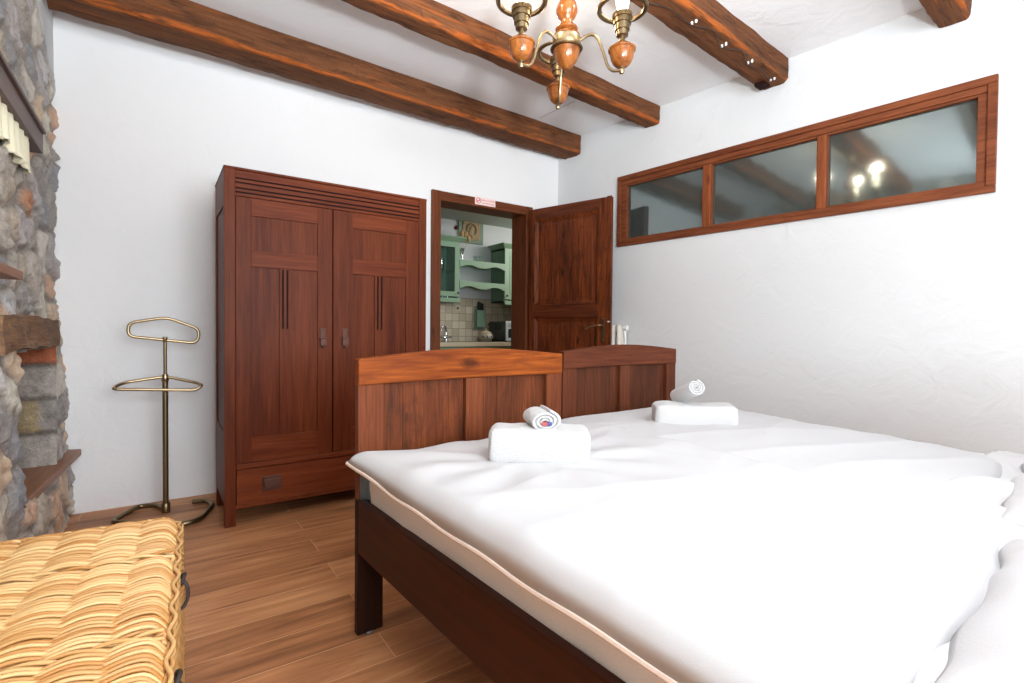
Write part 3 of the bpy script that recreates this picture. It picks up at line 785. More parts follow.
def rodbuild(bm, name, parent):
    bmesh.ops.recalc_face_normals(bm, faces=bm.faces)
    me = bpy.data.meshes.new(name); bm.to_mesh(me); bm.free(); me.materials.append(M_rod)
    o = bpy.data.objects.new(name, me); C.objects.link(o); o.parent = parent; return o
bm = bmesh.new(); lay = bm.loops.layers.float_color.new('rod')
SP = .083; zt = TH_-.008
bands = [-.285, -.665, -1.04]
k = 0; y = -.012
while y > -TL+.01:
    if any(abs(y-b_) < .010 for b_ in bands): y -= .0042; continue
    path = []; seg = 8; nst = int(TW/SP)+1
    ph = k % 2
    jit = rnd.uniform(-.0012,.0012); hj = rnd.uniform(-.001,.001)
    nn = 60
    for i in range(nn+1):
        x = -TW+TW*i/nn
        s = math.sin(PI*(x/SP)+PI*ph)
        arch = .004*abs(math.sin(PI*x/SP)) if not 0 else 0
        ed = max(0, 1+(x+.0)/.03) if x > -.03 else max(0, 1-(x+TW)/.03)
        z = zt+.0075*s+hj+.010*math.sin(PI*(x+TW)/TW)-.026*ed*ed
        path.append(Vector((x, y+arch+.010*math.sin(x*5.5+.3*math.sin(y*7))-.002+jit+.0012*math.sin(x*37+k*1.7), z)))
    rods(bm, lay, path, rnd.uniform(.0038,.0050), rodcol(rnd.random()), 7, .85)
    y -= rnd.uniform(.0058,.0074); k += 1
# twined bands across the lid
for yb in bands:
    for q in range(3):
        path = []
        for i in range(90):
            x = -TW+.006+(TW-.012)*i/89
            a = 2*PI*x/(SP*2)+q*2*PI/3
            path.append(Vector((x, yb+.007*math.cos(a)+.006*math.sin(x*9), zt+.008+.008*math.sin(a))))
        rods(bm, lay, path, .0040, rodcol(rnd.random()), 7, .9)
lid = rodbuild(bm, 'lid', tr)
# stakes under the weave (keeps it from being see-through) and the plaited rim
bm = bmesh.new(); lay = bm.loops.layers.float_color.new('rod')
for i in range(8):
    x = -SP*(i+1)
    if x < -TW+.01: break
    rods(bm, lay, [Vector((x,-.012,zt-.001)), Vector((x,-TL+.01,zt-.001))], .005, rodcol(.2), 6)
def rim(path, n, amp, r):
    P = [Vector(p) for p in path]; 
    for q in range(3):
        pts = []
        for a, b_ in zip(P, P[1:]):
            Ls = (b_-a).length; m_ = max(4, int(Ls/.007))
            for i in range(m_):
                t = i/m_; s = t*Ls; ang = 2*PI*s/.035+q*2*PI/3
                nrm = Vector((0,0,1)).cross((b_-a).normalized())
                pts.append(a.lerp(b_, t)+nrm*amp*math.cos(ang)+Vector((0,0,amp*math.sin(ang))))
        rods(bm, lay, pts, r, rodcol(rnd.random()), 7, 1)
rim([(-TW,-.002,zt+.006),(-.03,-.002,zt+.004),(-.008,-.004,zt-.012)], 0, .0035, .004)
rim([(-TW,0,zt-.05),(0,0,zt-.05),(0,-TL,zt-.05),(-TW,-TL,zt-.05),(-TW,0,zt-.05)], 0, .0018, .0035)
rodbuild(bm, 'lid_rim', lid)
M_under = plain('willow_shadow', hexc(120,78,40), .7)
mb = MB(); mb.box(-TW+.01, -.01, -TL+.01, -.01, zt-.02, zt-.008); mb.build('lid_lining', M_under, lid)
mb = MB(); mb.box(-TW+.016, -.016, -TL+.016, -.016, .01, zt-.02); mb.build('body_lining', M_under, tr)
bm = bmesh.new(); lay = bm.loops.layers.float_color.new('rod')
z = .012; k = 0
while z < zt-.008:
    pts = []
    P = [Vector((-TW,0,z)), Vector((0,0,z)), Vector((0,-TL,z)), Vector((-TW,-TL,z)), Vector((-TW,0,z))]
    for a, b_ in zip(P, P[1:]):
        Ls = (b_-a).length; m_ = int(Ls/.0125); nrm = Vector((0,0,1)).cross((b_-a).normalized())
        for i in range(m_):
            s = i/m_*Ls; pts.append(a.lerp(b_, i/m_)-nrm*(.005*math.sin(PI*s/.05+PI*k)+.004*-1))
    rods(bm, lay, pts, .0042, rodcol(rnd.random()*.7), 5, 1)
    z += .0068; k += 1
rodbuild(bm, 'body', tr)
for yy in (-.345, -.745):
    cl = None
    mb = MB(); mb.tube(curve([(.006,yy-.012,zt-.045),(.016,yy-.014,zt-.03),(.02,yy,zt-.025),(.016,yy+.012,zt-.03),(.006,yy+.012,zt-.045)], 5), .004, 8)
    mb.tube([(.004,yy-.018,zt-.048),(.014,yy+.018,zt-.05)], .005, 8)
    cl = mb.build('hasp', M_leather, tr, 0, True)
    mb = MB(); mb.tube(curve([(.014,yy-.002,zt-.035),(.024,yy-.006,zt-.05),(.026,yy-.008,zt-.075),(.018,yy-.01,zt-.095),(.010,yy-.012,zt-.10)], 6), .004, 8)
    mb.build('strap', M_leather, cl, 0, True)

# ------------------------------------------------------------------ beds
def make_bed(name, label, mx_, mz_, mp_, loc, rot, Wb):
    t = thing(name, label, 'bed', loc, rot)
    th = .03; Hs = .952
    # arched top rail; local x across, local y into the back wall
    poly = []
    nA = 20
    for i in range(nA+1):
        u = i/nA; poly.append((Wb*u, Hs+.030*math.sin(PI*u)**1.1))
    poly2 = [(0,.866),(Wb,.866)]
    # lower edge follows a faint arch
    low = [(Wb*(1-i/nA), .862+.006*math.sin(PI*(1-i/nA))) for i in range(nA+1)]
    mb = MB(); mb.prism(poly+low, 'y', -.004, th+.004); mb.build('top_rail', mx_, t, .004)
    for x in (0, Wb-.09):
        mb = MB(); mb.box(x, x+.092 if x == 0 else x+.09, 0, th, .474, .864); mb.build('post', mz_, t, .003)
        mb = MB(); mb.box(x, x+.092 if x == 0 else x+.09, .0005, th-.0005, .008, .474); tag(mb.build('leg', M_leg, t, .003), 'leg darkened by painted shade')
        mb = MB(); mb.lathe([(.018,0),(.018,.01)], (x+.045,th/2,0), 14); mb.build('foot_glide', M_steel, t, .002)
    mc = Wb/2
    mb = MB(); mb.box(mc-.039, mc+.039, 0, th, .38, .866); mb.build('muntin', mz_, t, .003)
    mb = MB(); mb.box(.092, Wb-.09, 0.001, th-.001, .28, .40); mb.build('lower_rail', mx_, t, .003)
    for a, b_ in ((.092, mc-.039), (mc+.039, Wb-.09)):
        mb = MB(); nb = 3; 
        cuts = [a, a+(b_-a)*.24, a+(b_-a)*.80, b_]
        for c0, c1 in zip(cuts, cuts[1:]): mb.box(c0+.0006, c1-.0006, .020, .027, .39, .868)
        mb.build('panel', mp_, t, .001)
    for x in (0, Wb-.028):
        mb = MB(); mb.box(x, x+.028, -2.0, -.001, .292, .474); r = mb.build('side_rail', M_rail, t, .004)
        mb = MB(); xx = x+.03 if x == 0 else x-.003
        mb.box(x+.029, x+.033, -.04, -.004, .475, .56); mb.box(x+.006, x+.033, -.005, -.001, .47, .575)
        for zz in (.50, .53, .56): mb.lathe([(0,-.003),(.006,-.001),(.006,.002)], (0,0,0), 10, Matrix.Translation((x+.019,-.007,zz)) @ Matrix.Rotation(PI/2, 4, 'X'))
        mb.build('rail_bracket', M_steel, r)
    mb = MB(); mb.box(.03, Wb-.03, -1.98, -.02, .40, .425)
    for k in range(0): pass
    mb.build('slat_base', M_shelf, t)
    # head end
    mb = MB(); mb.prism(poly+low, 'y', -2.034, -2.0); mb.build('head_top_rail', mx_, t, .004)
    for x in (0, Wb-.09):
        mb = MB(); mb.box(x, x+.09, -2.032, -2.002, 0, .864); mb.build('head_post', mz_, t, .003)
    mb = MB(); mb.box(.09, Wb-.09, -2.025, -2.01, .3, .868); mb.build('head_panel', mz_, t, .001)
    return t
rotb = math.radians(2.5)
BL = Vector((.556,1.695,0)); 
bedA = make_bed('bed', 'single bed nearer the wardrobe side with warm orange-brown panelled end board and visible side rail', M_bedx, M_bedz, M_bedp, BL, rotb, .935)
Ad = Vector((math.cos(rotb), math.sin(rotb), 0)); Bd = Vector((-math.sin(rotb), math.cos(rotb), 0))
BR = BL+Ad*1.118+Bd*.185
bedB = make_bed('bed', 'single bed beside the right wall with darker brown panelled end board', M_bedx2, M_bedz2, M_bedp2, BR, rotb, .94)
# dark outer edge of the left bed's end board is the post itself; mattresses
def mattress(loc, Wb, label, y0=-1.97, y1=-.035):
    bm = bmesh.new(); nx, ny, nz = 30, 60, 8
    x0, x1 = .032, Wb-.032; z0, z1 = .426, .592
    mb = MB()
    def rb(x, y, z): 
        return Vector((x, y, z))
    poly = []
    mb.box(x0, x1, y0, y1, z0, z1)
    bmesh.ops.subdivide_edges(mb.bm, edges=mb.bm.edges, cuts=28, use_grid_fill=True)
    for v in mb.bm.verts:
        n = noise.noise(Vector((v.co.x*6+loc.x, v.co.y*7, v.co.z*14)))
        if abs(v.co.x-x0) < 1e-4: v.co.x -= .010*n+.006*math.sin((v.co.z-z0)/(z1-z0)*PI)
        if abs(v.co.x-x1) < 1e-4: v.co.x += .010*n
    o = mb.build('mattress', M_sheet, None, 0, True); o.location = loc; o.rotation_euler = (0,0,rotb)
    e = o.modifiers.new('b', 'BEVEL'); e.width = .02; e.segments = 3; e.limit_method = 'ANGLE'; e.angle_limit = math.radians(60)
    tag(o, label, 'mattress'); return o
mattress(BL, .935, 'mattress in a cream sheet showing along the side of the bed with the visible rail')
mattress(BR, .94, 'mattress hidden under the duvet on the bed beside the right wall')

def cushion(name, mat, outline, nu, nv, base, thick, wr, drop=None, p=.30, seed=0, label='', cat='', under=.02, parent=None):
    """puffy cloth: outline(u, v) gives the plan point, the thickness falls to the seam"""
    bm = bmesh.new(); top = []; bot = []
    for i in range(nu+1):
        rt, rbm = [], []
        for j in range(nv+1):
            u, v = i/nu, j/nv; q = outline(u, v)
            e = max(0, min(4*u*(1-u), 1))*max(0, min(4*v*(1-v), 1))
            eu = (1-abs(2*u-1)**10)**.42*(1-abs(2*v-1)**10)**.42 if 0 < u < 1 and 0 < v < 1 else 0
            b_ = base(q.x, q.y, u, v)
            z = b_+thick(u, v)*eu+wr(q.x, q.y, u, v)*min(1, eu*1.5)
            vt = bm.verts.new((q.x, q.y, z)); rt.append(vt)
            rbm.append(vt if i in (0, nu) or j in (0, nv) else bm.verts.new((q.x, q.y, min(b_-under*eu*0, z-.004))))
        top.append(rt); bot.append(rbm)
    for i in range(nu):
        for j in range(nv):
            bm.faces.new((top[i][j], top[i+1][j], top[i+1][j+1], top[i][j+1])).smooth = True
            try: bm.faces.new((bot[i][j], bot[i][j+1], bot[i+1][j+1], bot[i+1][j])).smooth = True
            except ValueError: pass
    bmesh.ops.recalc_face_normals(bm, faces=bm.faces)
    me = bpy.data.meshes.new(name); bm.to_mesh(me); bm.free(); me.materials.append(mat)
    o = bpy.data.objects.new(name, me); C.objects.link(o); o.parent = parent
    if label: tag(o, label, cat)
    return o
def bil(a, b_, c, d, wob=.0, seed=0):
    a, b_, c, d = [Vector((p[0], p[1], 0)) for p in (a, b_, c, d)]
    def f(u, v):
        q = a*(1-u)*(1-v)+b_*u*(1-v)+c*u*v+d*(1-u)*v
        n = Vector((noise.noise(Vector((v*4, u*2, seed)))*wob, noise.noise(Vector((u*5, v*2, seed+4)))*wob, 0))
        return q+n
    return f
def ridge(x, y, ang, fr, amp, seed, st=.25):
    c, s = math.cos(ang), math.sin(ang)
    a = (x*c+y*s)*fr; b_ = (-x*s+y*c)*fr*st
    n = 1-abs(noise.noise(Vector((a, b_, seed))))*2.4
    return amp*max(0, n)**2
# --- left duvet: corners a=(u0,v0) near-left, b near-right, c far-right, d far-left
def baseL(x, y, u, v):
    z = .606
    dl = max(0, (.05-u)/.05); z -= .024*dl*dl        # hangs a little over the side
    z += (.034*max(0, 1-u*5)**2)*v**9
    k = max(0, (u-.8)/.2); z += .020*k*k*(3-2*k)
    return z
def thL(u, v): return .050
def wrL(x, y, u, v):
    w = .012*noise.noise(Vector((x*1.8, y*1.8, 1)))
    w += ridge(x, y, 1.25, 3.2, .005, 2)+ridge(x, y, 2.0, 4.5, .003, 5)+ridge(x, y, .5, 5., .002, 8)
    dx, dy = x-.98, y-1.30; r = math.hypot(dx, dy); a = math.atan2(dy, dx)
    w += .0045*math.exp(-((r-.30)/.13)**2)*math.sin(a*11)
    w -= .012*math.exp(-(r/.2)**2)
    return w
def outL(u, v):
    a, b_, c, d = (.572,.20), (1.45,.27), (1.62,1.675), (.535,1.672)
    q = bil(a, b_, c, d, .008, 3)(u, v)
    q.x -= .025*(1-u)**6*v**10
    q.y -= .05*math.exp(-((u-.62)/.2)**2)*(1-v)**4
    return q
dL = cushion('duvet', M_duvet, outL, 110, 150, baseL, thL, wrL, label='white puffy duvet on the bed with the visible side rail, under the nearer towel', cat='duvet')
# seam piping along the hem of the left duvet
mb = MB(); pts = []
for i in range(61):
    q = outL(0, i/60); pts.append((q.x+.003, q.y, baseL(0,0,0,i/60)-.003+.002*math.sin(i*.5)))
mb.tube(pts, .0065, 8); o = mb.build('hem_piping', M_piping, dL, 0, True)
def baseR(x, y, u, v): return .598-.0*u+.008*v+.0*y
def wrR(x, y, u, v):
    w = .014*noise.noise(Vector((x*1.8, y*1.8, 11)))
    w += ridge(x, y, 1.2, 3.4, .006, 12)+ridge(x, y, 1.9, 4.0, .004, 15)
    w -= .014*math.exp(-(((x-1.95)**2+(y-1.42)**2)/.05))
    w -= .03*max(0, (u-.7)/.3)**2
    return w
def outR(u, v):
    a, b_, c, d = (1.40,.33), (2.50,.45), (2.70,1.855), (1.50,1.855)
    q = bil(a, b_, c, d, .012, 7)(u, v)
    return q
dR = cushion('duvet', M_duvet, outR, 110, 130, baseR, lambda u, v: .05, wrR, label='white puffy duvet on the bed beside the right wall, under the farther towel', cat='duvet')
# rumpled inner sheet between duvets and pillows
def baseS(x, y, u, v): return .60
def wrS(x, y, u, v): return ridge(x, y, .9, 4.5, .02, 31)+ridge(x, y, 2.2, 6, .008, 33)+.015*noise.noise(Vector((x*3, y*3, 3)))
sh = cushion('folded_sheet', M_linen, bil((.62,-.12), (2.62,-.12), (2.62,.52), (.80,.42), .02, 4), 110, 50, baseS, lambda u, v: .02, wrS, label='rumpled white sheet between the duvets and the pillows', cat='bed sheet')
def pillow(a, b_, c, d, z, th, seed, label):
    return cushion('pillow', M_linen, bil(a, b_, c, d, .02, seed), 70, 60, lambda x, y, u, v: z, lambda u, v: th*(math.sin(PI*u)**.45)*(math.sin(PI*v)**.45),
        lambda x, y, u, v: .012*noise.noise(Vector((x*4, y*4, seed)))+ridge(x, y, .6+seed, 4.5, .009, seed)+ridge(x, y, 2.1, 6, .005, seed+3), label=label, cat='pillow')
pillow((.66,-.36), (1.47,-.32), (1.47,.27), (.66,.19), .625, .085, 41, 'large white pillow at the lower right corner, nearer the camera')
pillow((1.52,-.30), (2.40,-.26), (2.42,.40), (1.55,.31), .625, .08, 43, 'white pillow at the right edge beside the right wall')

# ------------------------------------------------------------------ towels
def towel(center, ang, w, d, h, zb, label):
    t = thing('folded_towel', label, 'towel', (center[0], center[1], zb), ang)
    # folded layers: rounded front fold
    # rounded block of folds with fold lines on the ends
    nu, nv = 26, 28
    for k in range(1):
        mb = MB()
        def pr(a):      # superellipse cross-section in y, z; the front is the folded side
            c, sn = math.cos(a), math.sin(a)
            y = math.copysign(abs(c)**.28, c)*d/2; z = math.copysign(abs(sn)**.32, sn)*h/2+h/2
            return y, z
        rows = []
        for i in range(nu+1):
            u = -1+2*i/nu; x = w/2*math.copysign(abs(u)**.9, u); e = (1-abs(u)**14)**.5 if abs(u) < 1 else .0
            e = .80+.20*e; row = []
            for q in range(nv*2):
                a = 2*PI*(q+.5)/(nv*2); y, z = pr(a)
                end = 1 if abs(u) > .97 else 0
                n1 = noise.noise(Vector((x*9+center[0], y*9, z*14)))*.006+noise.noise(Vector((x*40, y*40, z*40)))*.0012
                groove = .004*math.exp(-((z-h*.5)/.004)**2) if y > -d*.3 else 0
                row.append(mb.bm.verts.new((x+n1*.8, y*e*(1-groove*2)+n1, max(0, (z-h/2)*e+h/2+n1))))
            rows.append(row)
        for a, b_ in zip(rows, rows[1:]):
            for q in range(nv*2): mb.bm.faces.new((a[q], a[(q+1)%(nv*2)], b_[(q+1)%(nv*2)], b_[q]))
        mb.bm.faces.new(rows[0]); mb.bm.faces.new(rows[-1][::-1])
        mb.build('towel_fold', M_towel, t, .004, True)
    return t
def roll(center, axis_ang, tilt, Rr_, ln, label, tagc=False, sq=.68):
    t = thing('rolled_towel', label, 'towel', center, 0)
    Mx = Matrix.Rotation(axis_ang, 4, 'Z') @ Matrix.Rotation(tilt, 4, 'Y')   # local x = axis pointing at the camera
    mb = MB(); turns = 3.2; n = 110; thk = Rr_/turns*.92; pts = []
    def sp(i, off):
        a = 2*PI*turns*i/n; r = .10*Rr_+(Rr_*.92-.10*Rr_)*i/n+off
        return r*math.cos(a), r*math.sin(a)*sq
    rows = []
    for i in range(n+1):
        ra = []
        tt = thk*.42
        e = .004*noise.noise(Vector((i*.2, 1, 2)))
        for (off, x) in ((-tt, ln/2-.006+e), (-tt*.5, ln/2+e), (tt*.5, ln/2+e), (tt, ln/2-.006+e), (tt, -ln/2), (-tt, -ln/2)):
            y, z = sp(i, off); ra.append(mb.bm.verts.new(Mx @ Vector((x, y, z))))
        rows.append(ra)
    for a, b_ in zip(rows, rows[1:]):
        for j in range(6): mb.bm.faces.new((a[j], a[(j+1)%6], b_[(j+1)%6], b_[j]))
    mb.bm.faces.new(rows[0]); mb.bm.faces.new(rows[-1][::-1])
    mb.build('rolled_cloth', M_towel, t, 0, True)
    if tagc:
        for k, (c, y, w) in enumerate(((hexc(70,80,150), .012, .014), (hexc(200,80,76), -.004, .016))):
            mb = MB(); mb.box(ln/2-.004, ln/2+.004, y-w/2, y+w/2, -.012, -.002, None)
            for v in mb.bm.verts: v.co = Mx @ v.co
            mb.build('woven_label', plain('label_%d' % k, c, .7), t)
    return t
fa = math.atan2(1.137-1.338, 1.094-.849)
fd = Vector((math.cos(fa), math.sin(fa), 0)); fn = Vector((-math.sin(fa), math.cos(fa), 0))
c1 = Vector((.849,1.338,0)).lerp(Vector((1.094,1.137,0)), .5)+fn*.09
c1 = c1*.985
towel(c1, fa, .315, .17, .112, .634, 'white folded towel nearer the camera, under the rolled towel with a small label')
va = math.atan2(-c1.y, -c1.x)
roll((c1.x+.012, c1.y+.01, .634+.112+.022), va+.25, 0, .052, .13, 'white rolled towel with small red and blue label on the nearer folded towel', True)
ga = math.atan2(1.228-1.474, 2.07-1.811); gn = Vector((-math.sin(ga), math.cos(ga), 0))
c2 = Vector((1.811,1.474,0)).lerp(Vector((2.07,1.228,0)), .5)+gn*.08
towel(c2, ga, .35, .17, .108, .622, 'white folded towel farther from the camera, on the bed beside the right wall')
roll((c2.x-.012, c2.y+.03, .632+.11+.04), math.atan2(-c2.y, -c2.x)+.55, -.35, .043, .17, 'white rolled towel without label on the farther folded towel', False, .9)

# ------------------------------------------------------------------ chandelier
CX, CY_ = 1.442, 1.673
ch = thing('chandelier', 'three-armed brass and turned wood chandelier hanging from the ceiling beam', 'chandelier', (CX, CY_, 0))
mb = MB(); mb.lathe([(0,2.172),(.012,2.174),(.03,2.186),(.047,2.21),(.055,2.235),(.057,2.252),(.052,2.256),(.05,2.262)], (0,0,0), 36); mb.build('bowl', M_cup, ch, 0, True)
mb = MB(); mb.lathe([(.05,2.262),(.059,2.264),(.061,2.27),(.061,2.30),(.058,2.306),(.05,2.31)], (0,0,0), 36); mb.build('band', M_brass, ch, 0, True)
mb = MB(); mb.lathe([(.05,2.252),(.067,2.254),(.070,2.258),(.067,2.262),(.05,2.264)], (0,0,0), 36); mb.build('drip_plate', M_brassd, ch, 0, True)
mb = MB(); mb.lathe([(.055,2.308),(.055,2.315),(.04,2.325),(.034,2.33),(.046,2.336),(.048,2.343),(.042,2.35),(.028,2.356),(.024,2.37),(.026,2.38),(.036,2.392),(.045,2.412),(.046,2.425),(.040,2.445),(.03,2.465),(.022,2.49),(.017,2.52),(.016,2.55),(.024,2.565),(.024,2.58),(.012,2.59),(.008,2.60)], (0,0,0), 36); mb.build('turned_column', M_cup, ch, 0, True)
mb = MB(); mb.lathe([(.005,2.59),(.005,2.66),(.03,2.664),(.035,2.676)], (0,0,0), 16); mb.build('hanging_rod', M_brassd, ch, 0, True)
lamp_light = []
centers = [(1.194,1.673), (1.56,1.475), (1.565,1.872)]
M_bulb = plain('lit_bulb', (1,.95,.85,1), .4, emit=(1,.82,.58,1), es=9)
M_candle = plain('candle_sleeve', hexc(250,246,236), .5)
for (x, y) in centers:
    dx, dy = x-CX, y-CY_; r = math.hypot(dx, dy); a = math.atan2(dy, dx); r = .238
    def at(rr, z): return (rr*math.cos(a), rr*math.sin(a), z)
    px, py = r*math.cos(a), r*math.sin(a)
    mb = MB(); mb.tube(curve([at(.058,2.282), at(.09,2.294), at(.118,2.292), at(.14,2.264), at(.16,2.21), at(.178,2.155), at(.2,2.128), at(.238,2.122)], 8), .0062, 10); arm = mb.build('arm', M_brass, ch, 0, True)
    mb = MB(); mb.lathe([(0,2.105),(.009,2.109),(.012,2.118),(.011,2.127),(.008,2.132),(.012,2.136)], (px,py,0), 16); mb.build('ball_finial', M_brass, arm, 0, True)
    mb = MB(); mb.lathe([(.012,2.134),(.026,2.139),(.037,2.15),(.045,2.168),(.049,2.19),(.050,2.198),(.055,2.200),(.056,2.206),(.050,2.210),(.046,2.214),(.034,2.223),(.022,2.231),(.014,2.238)], (px,py,0), 32); mb.build('turned_cup', M_cup, ch, 0, True)
    mb = MB(); mb.lathe([(.014,2.234),(.011,2.25),(.016,2.256),(.024,2.260),(.025,2.280),(.030,2.281),(.031,2.306),(.036,2.307),(.036,2.326),(.041,2.328),(.041,2.345),(.036,2.346),(.034,2.34),(.02,2.34)], (px,py,0), 28); so = mb.build('lamp_socket', M_brassd, ch, 0, True)
    mb = MB(); mb.lathe([(.013,2.338),(.013,2.35),(.022,2.372),(.027,2.40),(.024,2.425),(.013,2.45),(.004,2.465),(0,2.467)], (px,py,0), 20); mb.build('bulb', M_bulb, so, 0, True)
    # shade ring carried by two struts
    mb = MB()
    ring = [(.103,2.366),(.096,2.362),(.086,2.366),(.084,2.374),(.088,2.378),(.100,2.376),(.104,2.372)]
    seg = 40; rows = [[mb.bm.verts.new((px+q*math.cos(2*PI*k/seg), py+q*math.sin(2*PI*k/seg), z)) for q, z in ring] for k in range(seg)]
    for k in range(seg):
        for j in range(len(ring)): mb.bm.faces.new((rows[k][j], rows[k][(j+1)%len(ring)], rows[(k+1)%seg][(j+1)%len(ring)], rows[(k+1)%seg][j]))
    rg = mb.build('shade_ring', M_brassd, ch, 0, True)
    for k in range(3):
        b_ = a+PI/3+k*2*PI/3
        mb = MB(); mb.tube(curve([(px+.03*math.cos(b_),py+.03*math.sin(b_),2.33),(px+.055*math.cos(b_),py+.055*math.sin(b_),2.34),(px+.088*math.cos(b_),py+.088*math.sin(b_),2.37)], 4), .0022, 6); mb.build('ring_strut', M_brass, rg, 0, True)
    ld = bpy.data.lights.new('bulb_light', 'POINT'); ld.energy = 3.0; ld.color = (1,.8,.58); ld.shadow_soft_size = .03
    lo_ = bpy.data.objects.new('bulb_light', ld); C.objects.link(lo_); lo_.location = (CX+px, CY_+py, 2.51)

# ------------------------------------------------------------------ kitchen
KY = 5.78
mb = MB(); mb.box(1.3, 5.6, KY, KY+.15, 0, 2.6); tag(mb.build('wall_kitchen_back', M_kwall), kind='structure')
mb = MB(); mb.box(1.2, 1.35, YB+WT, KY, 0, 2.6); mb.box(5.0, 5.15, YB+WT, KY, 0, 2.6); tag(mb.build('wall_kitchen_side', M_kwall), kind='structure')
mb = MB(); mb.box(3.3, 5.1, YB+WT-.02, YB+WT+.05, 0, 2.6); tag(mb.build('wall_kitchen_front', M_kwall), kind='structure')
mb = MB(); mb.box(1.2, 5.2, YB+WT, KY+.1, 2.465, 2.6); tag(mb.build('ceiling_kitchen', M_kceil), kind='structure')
def tile_mat():
    m, nt, b = newmat('kitchen_tiles')
    tc = N(nt, 'ShaderNodeTexCoord'); mp = N(nt, 'ShaderNodeMapping'); mp.inputs['Rotation'].default_value = (PI/2,0,0)
    L(nt, tc.outputs['Object'], mp.inputs['Vector'])
    br = N(nt, 'ShaderNodeTexBrick', offset=0., squash=1.)
    br.inputs['Scale'].default_value = 1.; br.inputs['Brick Width'].default_value = .1; br.inputs['Row Height'].default_value = .098
    br.inputs['Mortar Size'].default_value = .0035
    br.inputs['Color1'].default_value = hexc(178,164,142); br.inputs['Color2'].default_value = hexc(208,196,174); br.inputs['Mortar'].default_value = hexc(140,130,112)
    L(nt, mp.outputs[0], br.inputs['Vector']); L(nt, br.outputs[0], b.inputs['Base Color']); b.inputs['Roughness'].default_value = .5
    return m
mb = MB(); mb.box(2.0, 4.95, KY-.012, KY, .86, 1.477); tag(mb.build('trim_2', tile_mat()), kind='structure')
def cabinet(name, label, x0, x1, glassdoor, shelves=True):
    t = thing(name, label, 'cabinet', (x0,5.45,1.425)); w = x1-x0; d = .325; h = .70
    mb = MB(); mb.box(0, .018, .02, d, 0, h); mb.box(w-.018, w, .02, d, 0, h); mb.box(0, w, .02, d, 0, .02); mb.box(0, w, .02, d, h-.02, h); mb.box(0, w, d-.008, d, 0, h)
    mb.build('carcass', M_green, t, .001)
    mb = MB(); mb.hexa([(-.005,.0,h),(w+.005,.0,h),(w+.005,d,h),(-.005,d,h),(-.06,-.055,h+.045),(w+.06,-.055,h+.045),(w+.06,d,h+.045),(-.06,d,h+.045)]); mb.box(-.06, w+.06, -.055, d, h+.045, h+.06)
    mb.build('cornice', M_greenl, t, .003)
    mb = MB(); mb.box(-.002, w+.002, -.012, .02, -.03, .022); mb.build('light_pelmet', M_greenl, t, .002)
    dw_ = w/2
    for k in range(2):
        a = k*dw_; b_ = a+dw_
        mb = MB(); mb.box(a+.002, a+.065, 0, .02, .04, h); mb.box(b_-.065, b_-.002, 0, .02, .04, h); mb.box(a+.065, b_-.065, 0, .02, h-.065, h); mb.box(a+.065, b_-.065, 0, .02, .04, .10)
        dr = mb.build('door', M_greenl, t, .002)
        if glassdoor:
            mb = MB(); mb.box(a+.065, b_-.065, .008, .012, .10, h-.065); mb.build('pane', M_glass, dr)
        else:
            mb = MB(); mb.box(a+.065, b_-.065, .008, .015, .10, h-.065); mb.box(a+.085, b_-.085, .003, .01, .12, h-.085); mb.build('door_panel', M_greenl, dr, .002)
        mb = MB(); kx = a+.03 if k == 0 else b_-.03
        mb.lathe([(.005,0),(.005,.012),(.013,.018),(.013,.024),(0,.03)], (0,0,0), 12, Matrix.Translation((kx,0,.085)) @ Matrix.Rotation(PI/2, 4, 'X')); mb.build('knob', M_black, dr, 0, True)
    if glassdoor:
        mb = MB(); mb.box(.02, w-.02, .04, d-.01, .35, .358); mb.build('glass_shelf', M_glass, t)
    return t
cabinet('wall_cabinet', 'sage green wall cabinet with glass doors left in the kitchen', 2.13, 3.03, True)
cabinet('wall_cabinet', 'sage green wall cabinet with solid doors right in the kitchen', 3.692, 4.45, False)
# glasses in the left cabinet
def glassware(x, y, z, r, h, label, grp, mat=M_glass, name='drinking_glass'):
    mb = MB(); mb.lathe([(0,0),(r*.85,.0),(r*.9,.004),(r,h),(r*.93,h),(r*.82,.008),(0,.008)], (0,0,0), 18)
    o = mb.build(name, mat, None, 0, True); o.location = (x, y, z); tag(o, label, 'glass', grp); return o
M_gl2 = glass('glassware', (.82,.88,.88,1), .7, .05)[0]
for k, x in enumerate((2.86,2.78,2.70)):
    glassware(x, 5.60, 1.7835, .033, .15, 'tall clear glass on the glass shelf inside the green glass-door cabinet', 'tall glasses in the kitchen cabinet', M_gl2)
for k, x in enumerate((2.93,2.86,2.79,2.72)):
    glassware(x, 5.58, 1.4455, .03, .075, 'short clear glass on the bottom of the green glass-door cabinet', 'short glasses in the kitchen cabinet', M_gl2)
def scallop_shelf(label, ztop):
    t = thing('scalloped_shelf', label, 'shelf', (3.031,5.462,ztop))
    w = 3.691-3.031
    mb = MB(); mb.box(0, w, .0, .317, -.02, 0); mb.build('shelf_board', M_greenl, t, .002)
    pts = [(0,0),(0,-.075)]
    def low(u):
        q = abs(u-.5)
        if q > .46: return -.072
        if q > .12: return -.072+.030*math.sin(PI*(.46-q)/.34)**.7
        return -.072-.006*math.cos(q/.12*PI)+(.014 if q < .03 else 0)*(1-q/.03)
    top = []; n = 60
    low_pts = [(w*i/n, low(i/n)-.01) for i in range(n+1)]
    mb = MB(); mb.prism([(0,.004)]+low_pts+[(w,.004)], 'y', -.016, .0); mb.build('scalloped_apron', M_greenl, t)
    return t
scallop_shelf('upper green scalloped kitchen shelf carrying a vase and a glass bowl', 1.915)
scallop_shelf('lower green scalloped kitchen shelf, nearly empty', 1.655)
